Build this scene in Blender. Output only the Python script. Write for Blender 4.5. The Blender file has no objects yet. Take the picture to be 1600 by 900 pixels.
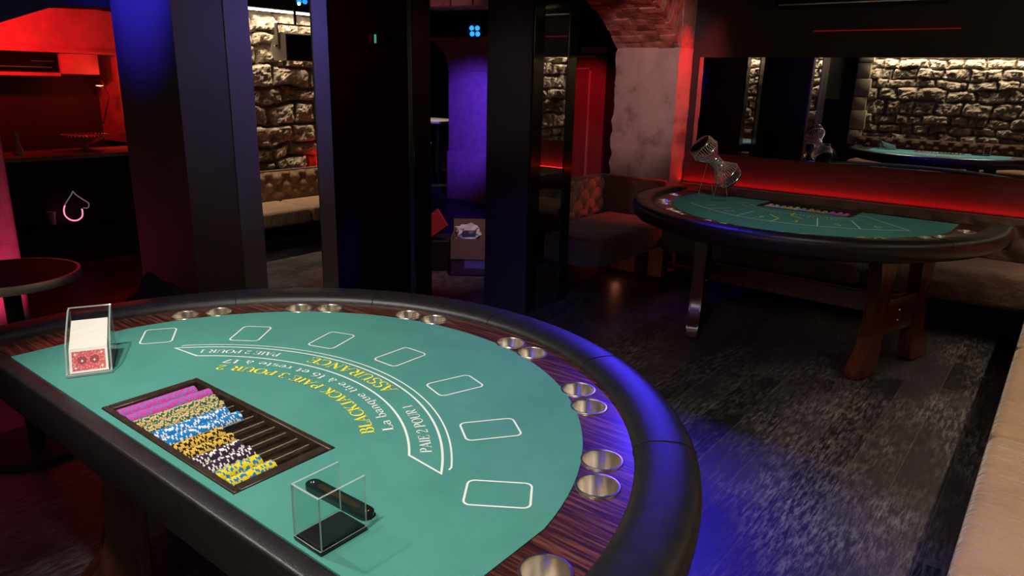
import bpy, bmesh, math, random
import numpy as np
from mathutils import Vector, Matrix
random.seed(7); rng = np.random.default_rng(11)
S = bpy.context.scene; C = S.collection
PI = math.pi
# ------------------------------------------------------------------ camera, world, exposure, lights
RIGHT = Vector((0.789, 0.614, 0.024)).normalized(); FWD = Vector((-0.585, 0.762, -0.277)).normalized()
UP = RIGHT.cross(FWD).normalized(); RIGHT = FWD.cross(UP).normalized()
cam = bpy.data.objects.new('camera', bpy.data.cameras.new('camera')); C.objects.link(cam)
cam.matrix_world = Matrix(((RIGHT.x, UP.x, -FWD.x, 0), (RIGHT.y, UP.y, -FWD.y, 0), (RIGHT.z, UP.z, -FWD.z, 1.52), (0, 0, 0, 1)))
cam.data.sensor_width = 36; cam.data.lens = 1124.45 / 1600 * 36; cam.data.clip_start = 0.03
S.camera = cam
S.view_settings.view_transform = 'Standard'; S.view_settings.look = 'None'; S.view_settings.gamma = 1
S.view_settings.use_curve_mapping = False; S.view_settings.exposure = 0.0
w = bpy.data.worlds.new('world'); S.world = w; w.use_nodes = True
w.node_tree.nodes['Background'].inputs[0].default_value = (0.5, 0.42, 0.5, 1)
w.node_tree.nodes['Background'].inputs[1].default_value = 0.0015

def lamp(kind, name, loc, target, energy, col, size=0.1, sy=None, cone=60, blend=0.5):
    d = bpy.data.lights.new(name, kind); d.energy = energy; d.color = col
    o = bpy.data.objects.new(name, d); C.objects.link(o); o.location = loc
    o.rotation_euler = (Vector(target) - Vector(loc)).to_track_quat('-Z', 'Y').to_euler()
    if kind == 'AREA':
        d.shape = 'RECTANGLE'; d.size = size; d.size_y = sy or size
    elif kind == 'SPOT':
        d.shadow_soft_size = size; d.spot_size = math.radians(cone); d.spot_blend = blend
    else: d.shadow_soft_size = size
    return o
WARM = (1, .80, .58); WW = (1, .93, .84); RED = (1, .01, .012); BLUE = (.05, .03, 1); PINK = (1, .04, .16); PURP = (.16, .04, 1)
# warm LED runs above the two stone walls
o = lamp('AREA', 'stone_wash_right', (.535, 3.4, 2.045), (.56, 3.4, 0), 30, WARM, .03, 4.3)
o.rotation_euler = (0, math.radians(-6), 0); o.data.spread = math.radians(105)
o = lamp('AREA', 'stone_wash_rear', (-1.15, -1.235, 2.045), (-1.05, -1.25, 0), 22, WARM, 3.2, .03)
o.rotation_euler = (math.radians(-6), 0, 0); o.data.spread = math.radians(105)
# ceiling spots over the two gaming tables
lamp('SPOT', 'spot_near_table', (-2.15, .35, 2.42), (-1.35, 1.15, .76), 106, WW, .05, cone=72, blend=.6)
lamp('SPOT', 'spot_near_table_b', (-.75, .05, 2.42), (-1.0, 1.1, .76), 102, WW, .05, cone=70, blend=.6)
lamp('SPOT', 'spot_far_table', (-.9, 3.3, 2.42), (-1.2, 4.3, .8), 26, WW, .05, cone=62, blend=.8)
lamp('SPOT', 'spot_pillar', (-1.9, 3.3, 2.42), (-2.9, 5.5, 1.58), 118, (1, .50, .50), .05, cone=33, blend=.7)
lamp('SPOT', 'fill_column', (-2.3, 1.2, 2.45), (-2.92, 3.72, 1.45), 34, (1, .9, .92), .06, cone=20, blend=.9)  # added neutral fill to lift the slim column front
lamp('SPOT', 'fill_corner_bench', (-1.3, 3.3, 2.45), (-3.15, 4.9, .55), 22, (.9, .58, .72), .06, cone=26, blend=.9)  # added pinkish fill to brighten the tufted corner bench
# blue and purple effect lights
lamp('SPOT', 'blue_par_right', (-2.05, 4.45, 2.34), (-.95, 2.15, .3), 380, BLUE, .08, cone=38, blend=1)
lamp('SPOT', 'blue_par_side', (-.055, 3.96, 2.09), (-2.7, 1.9, 1.5), 90, (.20, .14, 1), .010, cone=22, blend=.9)
lamp('SPOT', 'blue_par_column', (-2.85, .62, 2.38), (-2.95, 1.44, 1.92), 520, BLUE, .05, cone=42, blend=1)
lamp('SPOT', 'blue_par_arcade', (-4.75, 5.45, 2.0), (-6.2, 7.1, .95), 200, PURP, .06, cone=40, blend=.8)
lamp('SPOT', 'blue_par_mid', (-1.2, .9, 2.4), (-2.9, 3.7, .2), 110, (.10, .08, 1), .06, cone=22, blend=1)
lamp('SPOT', 'blue_par_stretcher', (-1.2, .95, 2.4), (-1.35, 4.1, .40), 60, (.25, .06, 1), .30, cone=18, blend=.9)
lamp('SPOT', 'blue_par_far_rim', (-4.9, 4.45, 2.1), (-1.75, 1.5, .76), 200, BLUE, .06, cone=15, blend=.9)
# red effect lights
lamp('AREA', 'red_led_backrest', (-1.1, 5.70, .738), (-1.1, 5.73, 2), 3.7, RED, 3.0, .02)
lamp('SPOT', 'red_spot_pier_edge', (-2.30, 5.60, 2.38), (-2.66, 5.60, 1.2), 100, RED, .03, cone=44, blend=1)
lamp('SPOT', 'red_spot_arch', (-1.9, 4.9, 1.75), (-2.75, 5.25, 2.05), 8, RED, .03, cone=50, blend=.8)
lamp('SPOT', 'red_bar_wash', (-6.1, 1.9, 1.80), (-7.0, 2.3, 1.90), 110, RED, .05, cone=100, blend=1)
lamp('POINT', 'red_bar_fill', (-6.78, 3.05, 1.34), (-7, 3, 1), 2.6, RED, .04)
lamp('SPOT', 'red_bar_floor', (-5.4, 2.6, 2.3), (-5.6, 2.5, 0), 14, RED, .1, cone=55, blend=.8)
lamp('SPOT', 'pink_pier_wash', (-3.85, 1.15, .06), (-4.32, 1.12, .75), 22, PINK, .05, cone=75, blend=.7)
lamp('SPOT', 'red_door_wash', (-5.5, 8.2, 2.2), (-6.0, 9.4, 1.0), 45, (1, .03, .06), .05, cone=60, blend=.8)
lamp('POINT', 'red_under_bench', (-2.75, 4.95, .08), (0, 0, 0), .12, (1, .25, .15), .03)
lamp('POINT', 'red_bench_end', (.54, 4.62, .72), (0, 0, 0), 1.0, RED, .02)
lamp('SPOT', 'fill_arcade_floor', (-3.25, 3.85, 2.4), (-3.85, 4.35, 0), 60, (1, .66, .74), .05, cone=36, blend=.8)  # added light that brightens the cardboard box, no fixture of its own
lamp('SPOT', 'fill_lintel', (-4.1, 3.9, 1.9), (-4.1, 4.5, 2.15), 2.5, (1, .3, .4), .05, cone=70, blend=.8)  # small reddish fill added to bring out the lintel
lamp('SPOT', 'red_arcade_post', (-2.95, 3.25, 2.45), (-3.3, 3.33, 1.4), 60, RED, .05, cone=34, blend=.9)
lamp('SPOT', 'warm_high_table', (-7.7, 7.6, 2.2), (-7.8, 8.2, .9), 40, WARM, .05, cone=60)

# ------------------------------------------------------------------ material helpers
def mat(name, col, rough=.5, metal=0, spec=.5, **k):
    m = bpy.data.materials.new(name); m.use_nodes = True; b = m.node_tree.nodes['Principled BSDF']
    b.inputs['Base Color'].default_value = (*col, 1); b.inputs['Roughness'].default_value = rough
    b.inputs['Metallic'].default_value = metal; b.inputs['Specular IOR Level'].default_value = spec
    for a, v in k.items(): b.inputs[a.replace('_', ' ')].default_value = v
    return m
def N(m, t, **kw):
    n = m.node_tree.nodes.new(t)
    for a, v in kw.items(): setattr(n, a, v)
    return n
def L(m, a, ao, b, bi): m.node_tree.links.new(a.outputs[ao], b.inputs[bi])
def B(m): return m.node_tree.nodes['Principled BSDF']
def coords(m, scale=(1, 1, 1), rot=(0, 0, 0)):
    tc = N(m, 'ShaderNodeTexCoord'); mp = N(m, 'ShaderNodeMapping'); L(m, tc, 'Object', mp, 'Vector')
    mp.inputs['Scale'].default_value = scale; mp.inputs['Rotation'].default_value = rot
    return mp
def noise(m, v, scale, detail=4, rough=.6):
    n = N(m, 'ShaderNodeTexNoise'); n.inputs['Scale'].default_value = scale; n.inputs['Detail'].default_value = detail
    n.inputs['Roughness'].default_value = rough
    if v: L(m, v, 'Vector', n, 'Vector')
    return n
def ramp(m, src, out, stops):
    r = N(m, 'ShaderNodeValToRGB'); L(m, src, out, r, 'Fac'); e = r.color_ramp.elements
    while len(e) < len(stops): e.new(.5)
    for i, (p, c) in enumerate(stops):
        e[i].position = p; e[i].color = (*c, 1) if len(c) == 3 else c
    return r
def bump(m, src, out, strength, dist):
    b = N(m, 'ShaderNodeBump'); b.inputs['Strength'].default_value = strength; b.inputs['Distance'].default_value = dist
    L(m, src, out, b, 'Height'); L(m, b, 'Normal', B(m), 'Normal'); return b
def noisy(name, c1, c2, scale, rough=.6, bmp=0, bscale=None, stretch=(1, 1, 1), **k):
    m = mat(name, c1, rough, **k); v = coords(m, stretch); n = noise(m, v, scale)
    r = ramp(m, n, 'Fac', [(.35, c1), (.65, c2)]); L(m, r, 'Color', B(m), 'Base Color')
    if bmp:
        n2 = noise(m, v, bscale or scale * 4, 5); bump(m, n2, 'Fac', 1, bmp)
    return m
def emit(name, col, strength):
    m = mat(name, (0, 0, 0), .5); b = B(m); b.inputs['Emission Color'].default_value = (*col, 1)
    b.inputs['Emission Strength'].default_value = strength; return m

M = {}
M['felt'] = noisy('felt', (.074, .275, .238), (.090, .310, .270), 5, .95, .0006, 900, spec=.1)
M['white_print'] = mat('white_print', (.78, .86, .82), .8, spec=.1)
M['yellow_print'] = mat('yellow_print', (.86, .80, .08), .8, spec=.1)
M['vinyl'] = noisy('black_vinyl', (.012, .011, .012), (.018, .016, .017), 30, .36, .0006, 350)
M['steel'] = mat('brushed_steel', (.78, .72, .64), .28, 1)
M['steel_rim'] = mat('polished_steel', (.82, .80, .78), .12, 1)
M['chrome'] = mat('chrome', (.85, .85, .86), .08, 1)
m = M['rosewood'] = mat('rosewood', (.1, .03, .02), .3)
v = coords(m, (1.2, 26, 26)); n = noise(m, v, 5.5, 7, .62)
r = ramp(m, n, 'Fac', [(.30, (.010, .004, .004)), (.47, (.050, .014, .012)), (.56, (.115, .036, .024)), (.72, (.21, .075, .045))]); L(m, r, 'Color', B(m), 'Base Color')
m = M['mahogany'] = mat('mahogany', (.09, .02, .012), .25)
v = coords(m, (14, 14, 1.2)); n = noise(m, v, 4, 5); r = ramp(m, n, 'Fac', [(.3, (.05, .010, .006)), (.7, (.12, .028, .016))]); L(m, r, 'Color', B(m), 'Base Color')
M['tray_brown'] = noisy('tray_plastic', (.022, .013, .008), (.045, .028, .016), 60, .38)
M['ridge_glint'] = noisy('tray_ridge_glint', (.10, .07, .045), (.50, .40, .27), 420, .3)  # bright tan puts the glints of the tray ridges into the colour
M['black_plastic'] = mat('black_plastic', (.008, .008, .009), .25)
M['black_gloss'] = mat('black_gloss', (.006, .006, .007), .12)
M['matte_black'] = mat('matte_black', (.008, .008, .009), .7)
M['brass'] = mat('brass', (.55, .33, .12), .3, 1)
M['card_white'] = noisy('card_edges', (.80, .76, .70), (.86, .82, .76), 3, .6, .0004, 60, stretch=(40, 1, 1))
M['card_paper'] = mat('card_paper', (.85, .82, .78), .45)
m = M['card_red'] = mat('card_red', (.6, .03, .04), .45)
v = coords(m, (1, 1, 1)); vo = N(m, 'ShaderNodeTexVoronoi'); vo.inputs['Scale'].default_value = 230; L(m, v, 'Vector', vo, 'Vector')
r = ramp(m, vo, 'Distance', [(.25, (.75, .35, .33)), (.42, (.62, .035, .045))]); L(m, r, 'Color', B(m), 'Base Color')
M['card_ink'] = mat('card_ink', (.30, .008, .015), .5)
# clear acrylic: thin sheet, mostly see-through with a fresnel gloss
def acrylic(name, tint, base=.04, edge=0.):
    m = bpy.data.materials.new(name); m.use_nodes = True; nt = m.node_tree; nt.nodes.clear()
    out = N(m, 'ShaderNodeOutputMaterial'); mx = N(m, 'ShaderNodeMixShader'); t = N(m, 'ShaderNodeBsdfTransparent'); g = N(m, 'ShaderNodeBsdfGlossy')
    t.inputs[0].default_value = (*tint, 1); g.inputs['Roughness'].default_value = .03
    fr = N(m, 'ShaderNodeLayerWeight'); fr.inputs[0].default_value = .5; pw = N(m, 'ShaderNodeMath', operation='POWER'); L(m, fr, 'Facing', pw, 0); pw.inputs[1].default_value = 5
    ad = N(m, 'ShaderNodeMath', operation='MULTIPLY_ADD'); ad.inputs[1].default_value = .7; ad.inputs[2].default_value = base; L(m, pw, 0, ad, 0)
    L(m, ad, 0, mx, 0); L(m, t, 0, mx, 1); L(m, g, 0, mx, 2)
    if edge:
        d = N(m, 'ShaderNodeBsdfDiffuse'); d.inputs[0].default_value = (.75, .8, .78, 1); m2 = N(m, 'ShaderNodeMixShader'); m2.inputs[0].default_value = edge
        L(m, mx, 0, m2, 1); L(m, d, 0, m2, 2); L(m, m2, 0, out, 0)
    else: L(m, mx, 0, out, 0)
    return m
M['acrylic'] = acrylic('clear_acrylic', (.95, .975, .965), .025)
M['acrylic_edge'] = acrylic('acrylic_edge', (.75, .8, .78), .30, .42)
# rooms
m = M['floor'] = mat('worn_plank_floor', (.03, .025, .026), .42, spec=.45)
v = coords(m); br = N(m, 'ShaderNodeTexBrick'); mp2 = N(m, 'ShaderNodeMapping'); tc = N(m, 'ShaderNodeTexCoord'); L(m, tc, 'Object', mp2, 'Vector'); mp2.inputs['Rotation'].default_value = (0, 0, PI / 2)
L(m, mp2, 'Vector', br, 'Vector'); br.inputs['Scale'].default_value = 1; br.inputs['Brick Width'].default_value = 1.25; br.inputs['Row Height'].default_value = .17
br.inputs['Mortar Size'].default_value = .0020; br.inputs['Mortar Smooth'].default_value = .2; br.inputs['Bias'].default_value = 0; br.offset = .37
br.inputs['Color1'].default_value = (.010, .009, .011, 1); br.inputs['Color2'].default_value = (.038, .033, .036, 1); br.inputs['Mortar'].default_value = (.075, .066, .064, 1)
va = coords(m, (16, 2.6, 1)); n1 = noise(m, va, 4.5, 10, .74); vb = coords(m, (1.3, .6, 1)); n2 = noise(m, vb, 1.7, 5, .6)
vc = coords(m, (40, 1.0, 1)); n3 = noise(m, vc, 2.4, 6, .62)
def rng_(src, a, b, lo=0, hi=1):
    q = N(m, 'ShaderNodeMapRange'); L(m, src, 0, q, 'Value'); q.inputs[1].default_value = a; q.inputs[2].default_value = b; q.inputs[3].default_value = lo; q.inputs[4].default_value = hi; return q
def mth(op, a, b):
    q = N(m, 'ShaderNodeMath', operation=op); L(m, a, 0, q, 0)
    if isinstance(b, float): q.inputs[1].default_value = b
    else: L(m, b, 0, q, 1)
    return q
scuff = mth('ADD', rng_(n1, .46, .66), mth('MULTIPLY', rng_(n3, .55, .70), .40)); patch = rng_(n2, .42, .62, .05, 1)
mr = mth('MINIMUM', mth('MULTIPLY', scuff, patch), .9)
mx = N(m, 'ShaderNodeMix', data_type='RGBA'); L(m, mr, 0, mx, 'Factor'); L(m, br, 'Color', mx, 6); mx.inputs[7].default_value = (.25, .215, .215, 1)
L(m, mx, 2, B(m), 'Base Color')
rr = N(m, 'ShaderNodeMapRange'); L(m, n1, 'Fac', rr, 'Value'); rr.inputs[3].default_value = .26; rr.inputs[4].default_value = .60; L(m, rr, 0, B(m), 'Roughness')
bump(m, n1, 'Fac', .35, .002)
m = M['stone'] = mat('rubble_stone', (.5, .42, .31), .9, spec=.2)
v = coords(m); n1 = noise(m, v, 7, 6, .7); r = ramp(m, n1, 'Fac', [(.3, (.24, .20, .15)), (.5, (.46, .40, .31)), (.7, (.62, .56, .46))]); L(m, r, 'Color', B(m), 'Base Color')
n2 = noise(m, v, 70, 6, .7); bump(m, n2, 'Fac', 1, .012)
M['quoin'] = noisy('dressed_stone', (.52, .45, .34), (.64, .57, .45), 6, .9, .004, 60, spec=.2)
m = M['plaster'] = mat('pier_plaster', (.42, .34, .31), .9, spec=.2)
v = coords(m); n1 = noise(m, v, 3.2, 6, .65); r = ramp(m, n1, 'Fac', [(.34, (.22, .155, .135)), (.47, (.40, .325, .30)), (.7, (.48, .40, .37))]); L(m, r, 'Color', B(m), 'Base Color')
n2 = noise(m, v, 90, 4, .6); bump(m, n2, 'Fac', .8, .006)
m = M['brick'] = mat('old_brick', (.3, .12, .09), .9, spec=.2)
M['brick2'] = noisy('old_brick_dark', (.13, .05, .04), (.30, .14, .10), 14, .9, .006, 60, spec=.2)
v = coords(m); n1 = noise(m, v, 14, 5); r = ramp(m, n1, 'Fac', [(.3, (.16, .07, .05)), (.7, (.50, .27, .20))]); L(m, r, 'Color', B(m), 'Base Color'); n2 = noise(m, v, 70, 4); bump(m, n2, 'Fac', .8, .006)
M['mortar'] = noisy('mortar', (.22, .17, .15), (.34, .27, .24), 30, .95, spec=.1)
M['stucco'] = noisy('rough_stucco', (.42, .36, .38), (.55, .48, .50), 12, .95, .006, 140, spec=.2)
M['clad'] = noisy('charcoal_cladding', (.030, .029, .031), (.036, .034, .035), 2, .48)
M['clad_brown'] = noisy('bronze_cladding', (.046, .034, .018), (.055, .041, .023), 2, .42)
M['frame_grey'] = mat('mirror_frame', (.11, .10, .115), .38)
M['mirror'] = mat('mirror_glass', (.80, .78, .76), .0, 1)
M['mirror_dark'] = mat('smoked_mirror', (.62, .60, .60), .0, 1)
M['dark_wall'] = noisy('dark_wall_paint', (.014, .012, .016), (.018, .016, .020), 3, .6)
M['ledpanel'] = noisy('red_panel', (.060, .024, .030), (.072, .030, .036), 3, .75)
M['ceiling'] = mat('ceiling_black', (.02, .018, .02), .8)
M['redwall'] = noisy('rough_render', (.34, .28, .27), (.52, .44, .42), 3, .85, .01, 16)
def velvet(name, c1, c2):
    m = mat(name, c1, .85, spec=.15); B(m).inputs['Sheen Weight'].default_value = .35; B(m).inputs['Sheen Roughness'].default_value = .4
    v = coords(m, (1, 1, 1)); n = noise(m, v, 3.2, 5, .6); r = ramp(m, n, 'Fac', [(.33, c1), (.67, c2)]); L(m, r, 'Color', B(m), 'Base Color')
    v2 = coords(m, (3, 9, 3)); n2 = noise(m, v2, 3, 4, .55); bump(m, n2, 'Fac', .8, .03); return m
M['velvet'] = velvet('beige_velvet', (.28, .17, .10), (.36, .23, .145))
M['velvet_dark'] = velvet('beige_velvet_dark', (.12, .078, .058), (.155, .102, .076))  # darker copy of the beige velvet
M['wire'] = mat('cage_wire', (.85, .85, .88), .30, 1)
M['cardboard'] = noisy('cardboard', (.30, .19, .12), (.36, .23, .15), 8, .85)
M['paper'] = mat('white_paper', (.78, .76, .78), .8)
M['red_cloth'] = mat('red_card', (.45, .02, .03), .7)
M['table_laminate'] = mat('dark_laminate', (.012, .007, .010), .6, spec=.2); M['satin'] = mat('satin_silver', (.80, .78, .76), .5, 1); M['bag'] = mat('bag_black', (.004, .004, .004), .6)
M['red_glow'] = emit('red_lamp_lens', (1, .08, .03), 18); M['red_led'] = emit('red_led', RED, 1.6); M['red_reflection'] = emit('red_reflection_glow', (1, .02, .03), .10)
M['warm_led'] = emit('warm_led', (1, .84, .62), 9); M['blue_lens'] = emit('blue_led_lens', (.03, .30, 1), 1.6); M['pink_neon'] = emit('pink_neon', (1, .22, .38), 1.6)
M['green_exit'] = emit('green_exit', (.15, .8, .5), .35); M['speaker_grey'] = mat('speaker_grey', (.42, .38, .33), .5)
M['grey_tube_glow'] = emit('unlit_tube_glow', (.9, .55, .6), .16); M['glassware'] = mat('glassware', (.6, .5, .5), .08, 0, .8)  # unlit neon tube gets a faint glow in place of reflected light
M['door_red'] = mat('painted_door', (.30, .10, .11), .45); M['trim_pale'] = mat('pale_trim', (.6, .45, .45), .5)

# ------------------------------------------------------------------ object helpers
def obj(name, verts, faces, mt, parent=None, smooth=False, fm=None, mats=None):
    me = bpy.data.meshes.new(name); me.from_pydata([tuple(p) for p in verts], [], faces)
    for x in (mats or [mt]): me.materials.append(x)
    if fm is not None: me.polygons.foreach_set('material_index', fm)
    if smooth is True: me.polygons.foreach_set('use_smooth', [True] * len(me.polygons))
    me.update(); o = bpy.data.objects.new(name, me); C.objects.link(o)
    if parent: o.parent = parent
    return o
def bobj(name, bm, mt, parent=None, smooth=False, mats=None, fixn=True):
    if fixn: bmesh.ops.recalc_face_normals(bm, faces=bm.faces[:])
    me = bpy.data.meshes.new(name); bm.to_mesh(me); bm.free()
    for x in (mats or [mt]): me.materials.append(x)
    if smooth:
        for p in me.polygons: p.use_smooth = True
        try: me.set_sharp_from_angle(angle=math.radians(38))
        except Exception: pass
    o = bpy.data.objects.new(name, me); C.objects.link(o)
    if parent: o.parent = parent
    return o
def tag(o, label, cat, group=None, kind=None):
    o['label'] = label; o['category'] = cat
    if group: o['group'] = group
    if kind: o['kind'] = kind
    return o
def struct(o, label=None):
    o['kind'] = 'structure'
    if label: o['label'] = label
    return o
def thing(name, label, cat, loc=(0, 0, 0), rz=0, group=None):
    o = bpy.data.objects.new(name, None); C.objects.link(o); o.location = loc; o.rotation_euler = (0, 0, rz); o.empty_display_size = .05
    return tag(o, label, cat, group)
def add_box(bm, x0, x1, y0, y1, z0, z1, bev=0, seg=2, mi=0):
    r = bmesh.ops.create_cube(bm, size=1); vs = r['verts']
    for v in vs: v.co = Vector(((x0 + x1) / 2 + v.co.x * (x1 - x0), (y0 + y1) / 2 + v.co.y * (y1 - y0), (z0 + z1) / 2 + v.co.z * (z1 - z0)))
    fs = list({f for v in vs for f in v.link_faces})
    for f in fs: f.material_index = mi
    if bev:
        es = list({e for v in vs for e in v.link_edges}); bmesh.ops.bevel(bm, geom=es, offset=bev, segments=seg, profile=.5, affect='EDGES')
def box(name, x0, x1, y0, y1, z0, z1, mt, parent=None, bev=0, seg=2):
    bm = bmesh.new(); add_box(bm, x0, x1, y0, y1, z0, z1, bev, seg); return bobj(name, bm, mt, parent, bev > 0)
def add_tube(bm, pts, r, n=8, cap=True, closed=False):
    pts = [Vector(p) for p in pts]; K = len(pts); rings = []
    for i, p in enumerate(pts):
        if closed: t = pts[(i + 1) % K] - pts[i - 1]
        else: t = pts[min(i + 1, K - 1)] - pts[max(i - 1, 0)]
        t.normalize(); a = Vector((0, 0, 1)) if abs(t.z) < .9 else Vector((1, 0, 0)); u = t.cross(a).normalized(); w_ = t.cross(u)
        rr = r[i] if isinstance(r, (list, tuple)) else r
        rings.append([bm.verts.new(p + (u * math.cos(2 * PI * j / n) + w_ * math.sin(2 * PI * j / n)) * rr) for j in range(n)])
    for i in range(K if closed else K - 1):
        a, b = rings[i], rings[(i + 1) % K]
        for j in range(n): bm.faces.new((a[j], a[(j + 1) % n], b[(j + 1) % n], b[j]))
    if cap and not closed: bm.faces.new(rings[0][::-1]); bm.faces.new(rings[-1])
def tube(name, pts, r, mt, parent=None, n=8, closed=False):
    bm = bmesh.new(); add_tube(bm, pts, r, n, True, closed); return bobj(name, bm, mt, parent, True)
def add_lathe(bm, prof, n=24, c=(0, 0, 0)):
    rings = []
    for (r, z) in prof:
        if r < 1e-6: rings.append([bm.verts.new((c[0], c[1], c[2] + z))])
        else: rings.append([bm.verts.new((c[0] + r * math.cos(2 * PI * j / n), c[1] + r * math.sin(2 * PI * j / n), c[2] + z)) for j in range(n)])
    for a, b in zip(rings[:-1], rings[1:]):
        for j in range(n):
            k = (j + 1) % n
            if len(a) == 1 and len(b) == 1: continue
            if len(a) == 1: bm.faces.new((a[0], b[k], b[j]))
            elif len(b) == 1: bm.faces.new((a[j], a[k], b[0]))
            else: bm.faces.new((a[j], a[k], b[k], b[j]))
def lathe(name, prof, mt, parent=None, n=24, c=(0, 0, 0)):
    bm = bmesh.new(); add_lathe(bm, prof, n, c); return bobj(name, bm, mt, parent, True)
def add_prism(bm, poly, z0, z1):
    a = [bm.verts.new((x, y, z0)) for x, y in poly]; b = [bm.verts.new((x, y, z1)) for x, y in poly]; k = len(poly)
    bm.faces.new(a[::-1]); bm.faces.new(b)
    for i in range(k): bm.faces.new((a[i], a[(i + 1) % k], b[(i + 1) % k], b[i]))
def sheet(name, outer, holes, z, mt, parent, thick=0):
    """flat top face with holes, plus a skirt of given thickness round every loop"""
    bm = bmesh.new(); es = []
    for lp in [outer] + holes:
        vs = [bm.verts.new((x, y, z)) for x, y in lp]
        es += [bm.edges.new((vs[i], vs[(i + 1) % len(vs)])) for i in range(len(vs))]
    bmesh.ops.triangle_fill(bm, use_beauty=True, use_dissolve=False, edges=es)
    for f in bm.faces:
        f.normal_update()
        if f.normal.z < 0: f.normal_flip()
    if thick:
        for lp in [outer] + holes:
            k = len(lp); a = [bm.verts.new((x, y, z)) for x, y in lp]; b = [bm.verts.new((x, y, z - thick)) for x, y in lp]
            for i in range(k): bm.faces.new((a[i], b[i], b[(i + 1) % k], a[(i + 1) % k]))
    return bobj(name, bm, mt, parent, fixn=False)

def vnoise(shape, cells, octs=4, gain=.5):
    out = np.zeros(shape); amp = 1; tot = 0
    for o_ in range(octs):
        cy, cx = int(cells[0] * 2 ** o_) + 2, int(cells[1] * 2 ** o_) + 2
        g = rng.random((cy + 1, cx + 1))
        y = np.linspace(0, cy - 1.001, shape[0]); x = np.linspace(0, cx - 1.001, shape[1])
        yi = y.astype(int); xi = x.astype(int); fy = (y - yi); fx = (x - xi); fy = fy * fy * (3 - 2 * fy); fx = fx * fx * (3 - 2 * fx)
        a = g[yi][:, xi]; b = g[yi][:, xi + 1]; c = g[yi + 1][:, xi]; d = g[yi + 1][:, xi + 1]
        out += amp * ((a * (1 - fx) + b * fx) * (1 - fy)[:, None] + (c * (1 - fx) + d * fx) * fy[:, None]); tot += amp; amp *= gain
    return out / tot
def rubble(width, height, res):
    """height field of coursed rubble masonry: rounded, broken stones with deep joints"""
    nx, ny = int(width / res), int(height / res); U, V = np.meshgrid(np.linspace(0, width, nx), np.linspace(0, height, ny))
    wu = U + .10 * (vnoise(U.shape, (height * 5, width * 5), 3) - .5); wv = V + .10 * (vnoise(U.shape, (height * 4, width * 4), 3) - .5)
    H = np.zeros(U.shape); z = -.08
    while z < height + .1:
        h = rng.uniform(.12, .20); x = -rng.uniform(0, .3)
        while x < width + .1:
            wd = rng.uniform(.16, .42)
            inside = (wu >= x) & (wu < x + wd) & (wv >= z) & (wv < z + h)
            d = np.minimum(np.minimum(wu - x, x + wd - wu), np.minimum(wv - z, z + h - wv))
            p = np.clip((d - .006) / .034, 0, 1); p = np.sqrt(1 - (1 - p) ** 2) * .07 + rng.uniform(-.014, .022)
            H = np.where(inside, p, H); x += wd
        z += h
    H += .028 * (vnoise(U.shape, (height * 34, width * 34), 3, .6) - .5)
    H += .060 * (vnoise(U.shape, (height * 12, width * 12), 4, .6) - .5)
    return U, V, H
def rubble_wall(name, width, height, res, place):
    U, V, H = rubble(width, height, res); ny, nx = U.shape
    vs = [place(U[j, i], V[j, i], H[j, i]) for j in range(ny) for i in range(nx)]
    fs = [(j * nx + i, j * nx + i + 1, (j + 1) * nx + i + 1, (j + 1) * nx + i) for j in range(ny - 1) for i in range(nx - 1)]
    return obj(name, vs, fs, M['stone'])

# ------------------------------------------------------------------ the room
struct(box('floor', -11, 1.4, -2.6, 10.2, -.06, 0, M['floor']))
struct(box('ceiling', -11, 1.4, -2.6, 10.2, 2.55, 2.65, M['ceiling']))
struct(box('wall_back', -2.62, 1.0, 5.75, 5.95, 0, 2.55, M['dark_wall']))
struct(box('wall_right', .66, .9, -1.5, 5.75, 0, 2.55, M['dark_wall']))
struct(box('wall_rear', -3.4, .66, -1.55, -1.36, 0, 2.55, M['dark_wall']))
struct(box('wall_far', -11, -2.62, 9.5, 9.7, 0, 2.55, M['dark_wall']))
struct(box('wall_left', -8.9, -8.7, -2, 9.5, 0, 2.55, M['dark_wall']))
struct(rubble_wall('wall_right_stone', 4.9, 1.53, .016, lambda u, v, h: (.66 - h, .85 + u, .53 + v)))
struct(rubble_wall('wall_rear_stone', 3.4, 1.40, .019, lambda u, v, h: (-2.85 + u, -1.36 + h, .66 + v)))
bm = bmesh.new(); z = .66; k = 0
while z < 2.05:
    h = [.24, .3, .21, .27][k % 4]; add_box(bm, -3.0, -2.80 + .03 * (k % 2), -1.36, -1.24 + .006 * (k % 2), z + .004, min(z + h, 2.06) - .004, .012, 2); z += h; k += 1
struct(bobj('trim_1', bm, M['quoin'], None, True), 'pale dressed stone corner of the rubble wall')
# soffits that carry the warm strips
struct(box('trim_2', .42, .66, .8, 5.75, 2.075, 2.55, M['dark_wall']))
struct(box('trim_3', -3.1, .66, -1.36, -1.1, 2.075, 2.55, M['dark_wall']))
tag(box('led_strip', .50, .52, .9, 5.7, 2.058, 2.075, M['warm_led']), 'warm white light strip along the top of the stone wall above the right bench', 'light')
tag(box('led_strip', -2.9, .6, -1.2, -1.18, 2.058, 2.075, M['warm_led']), 'warm white light strip along the top of the stone wall behind the dealer side', 'light')
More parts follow.
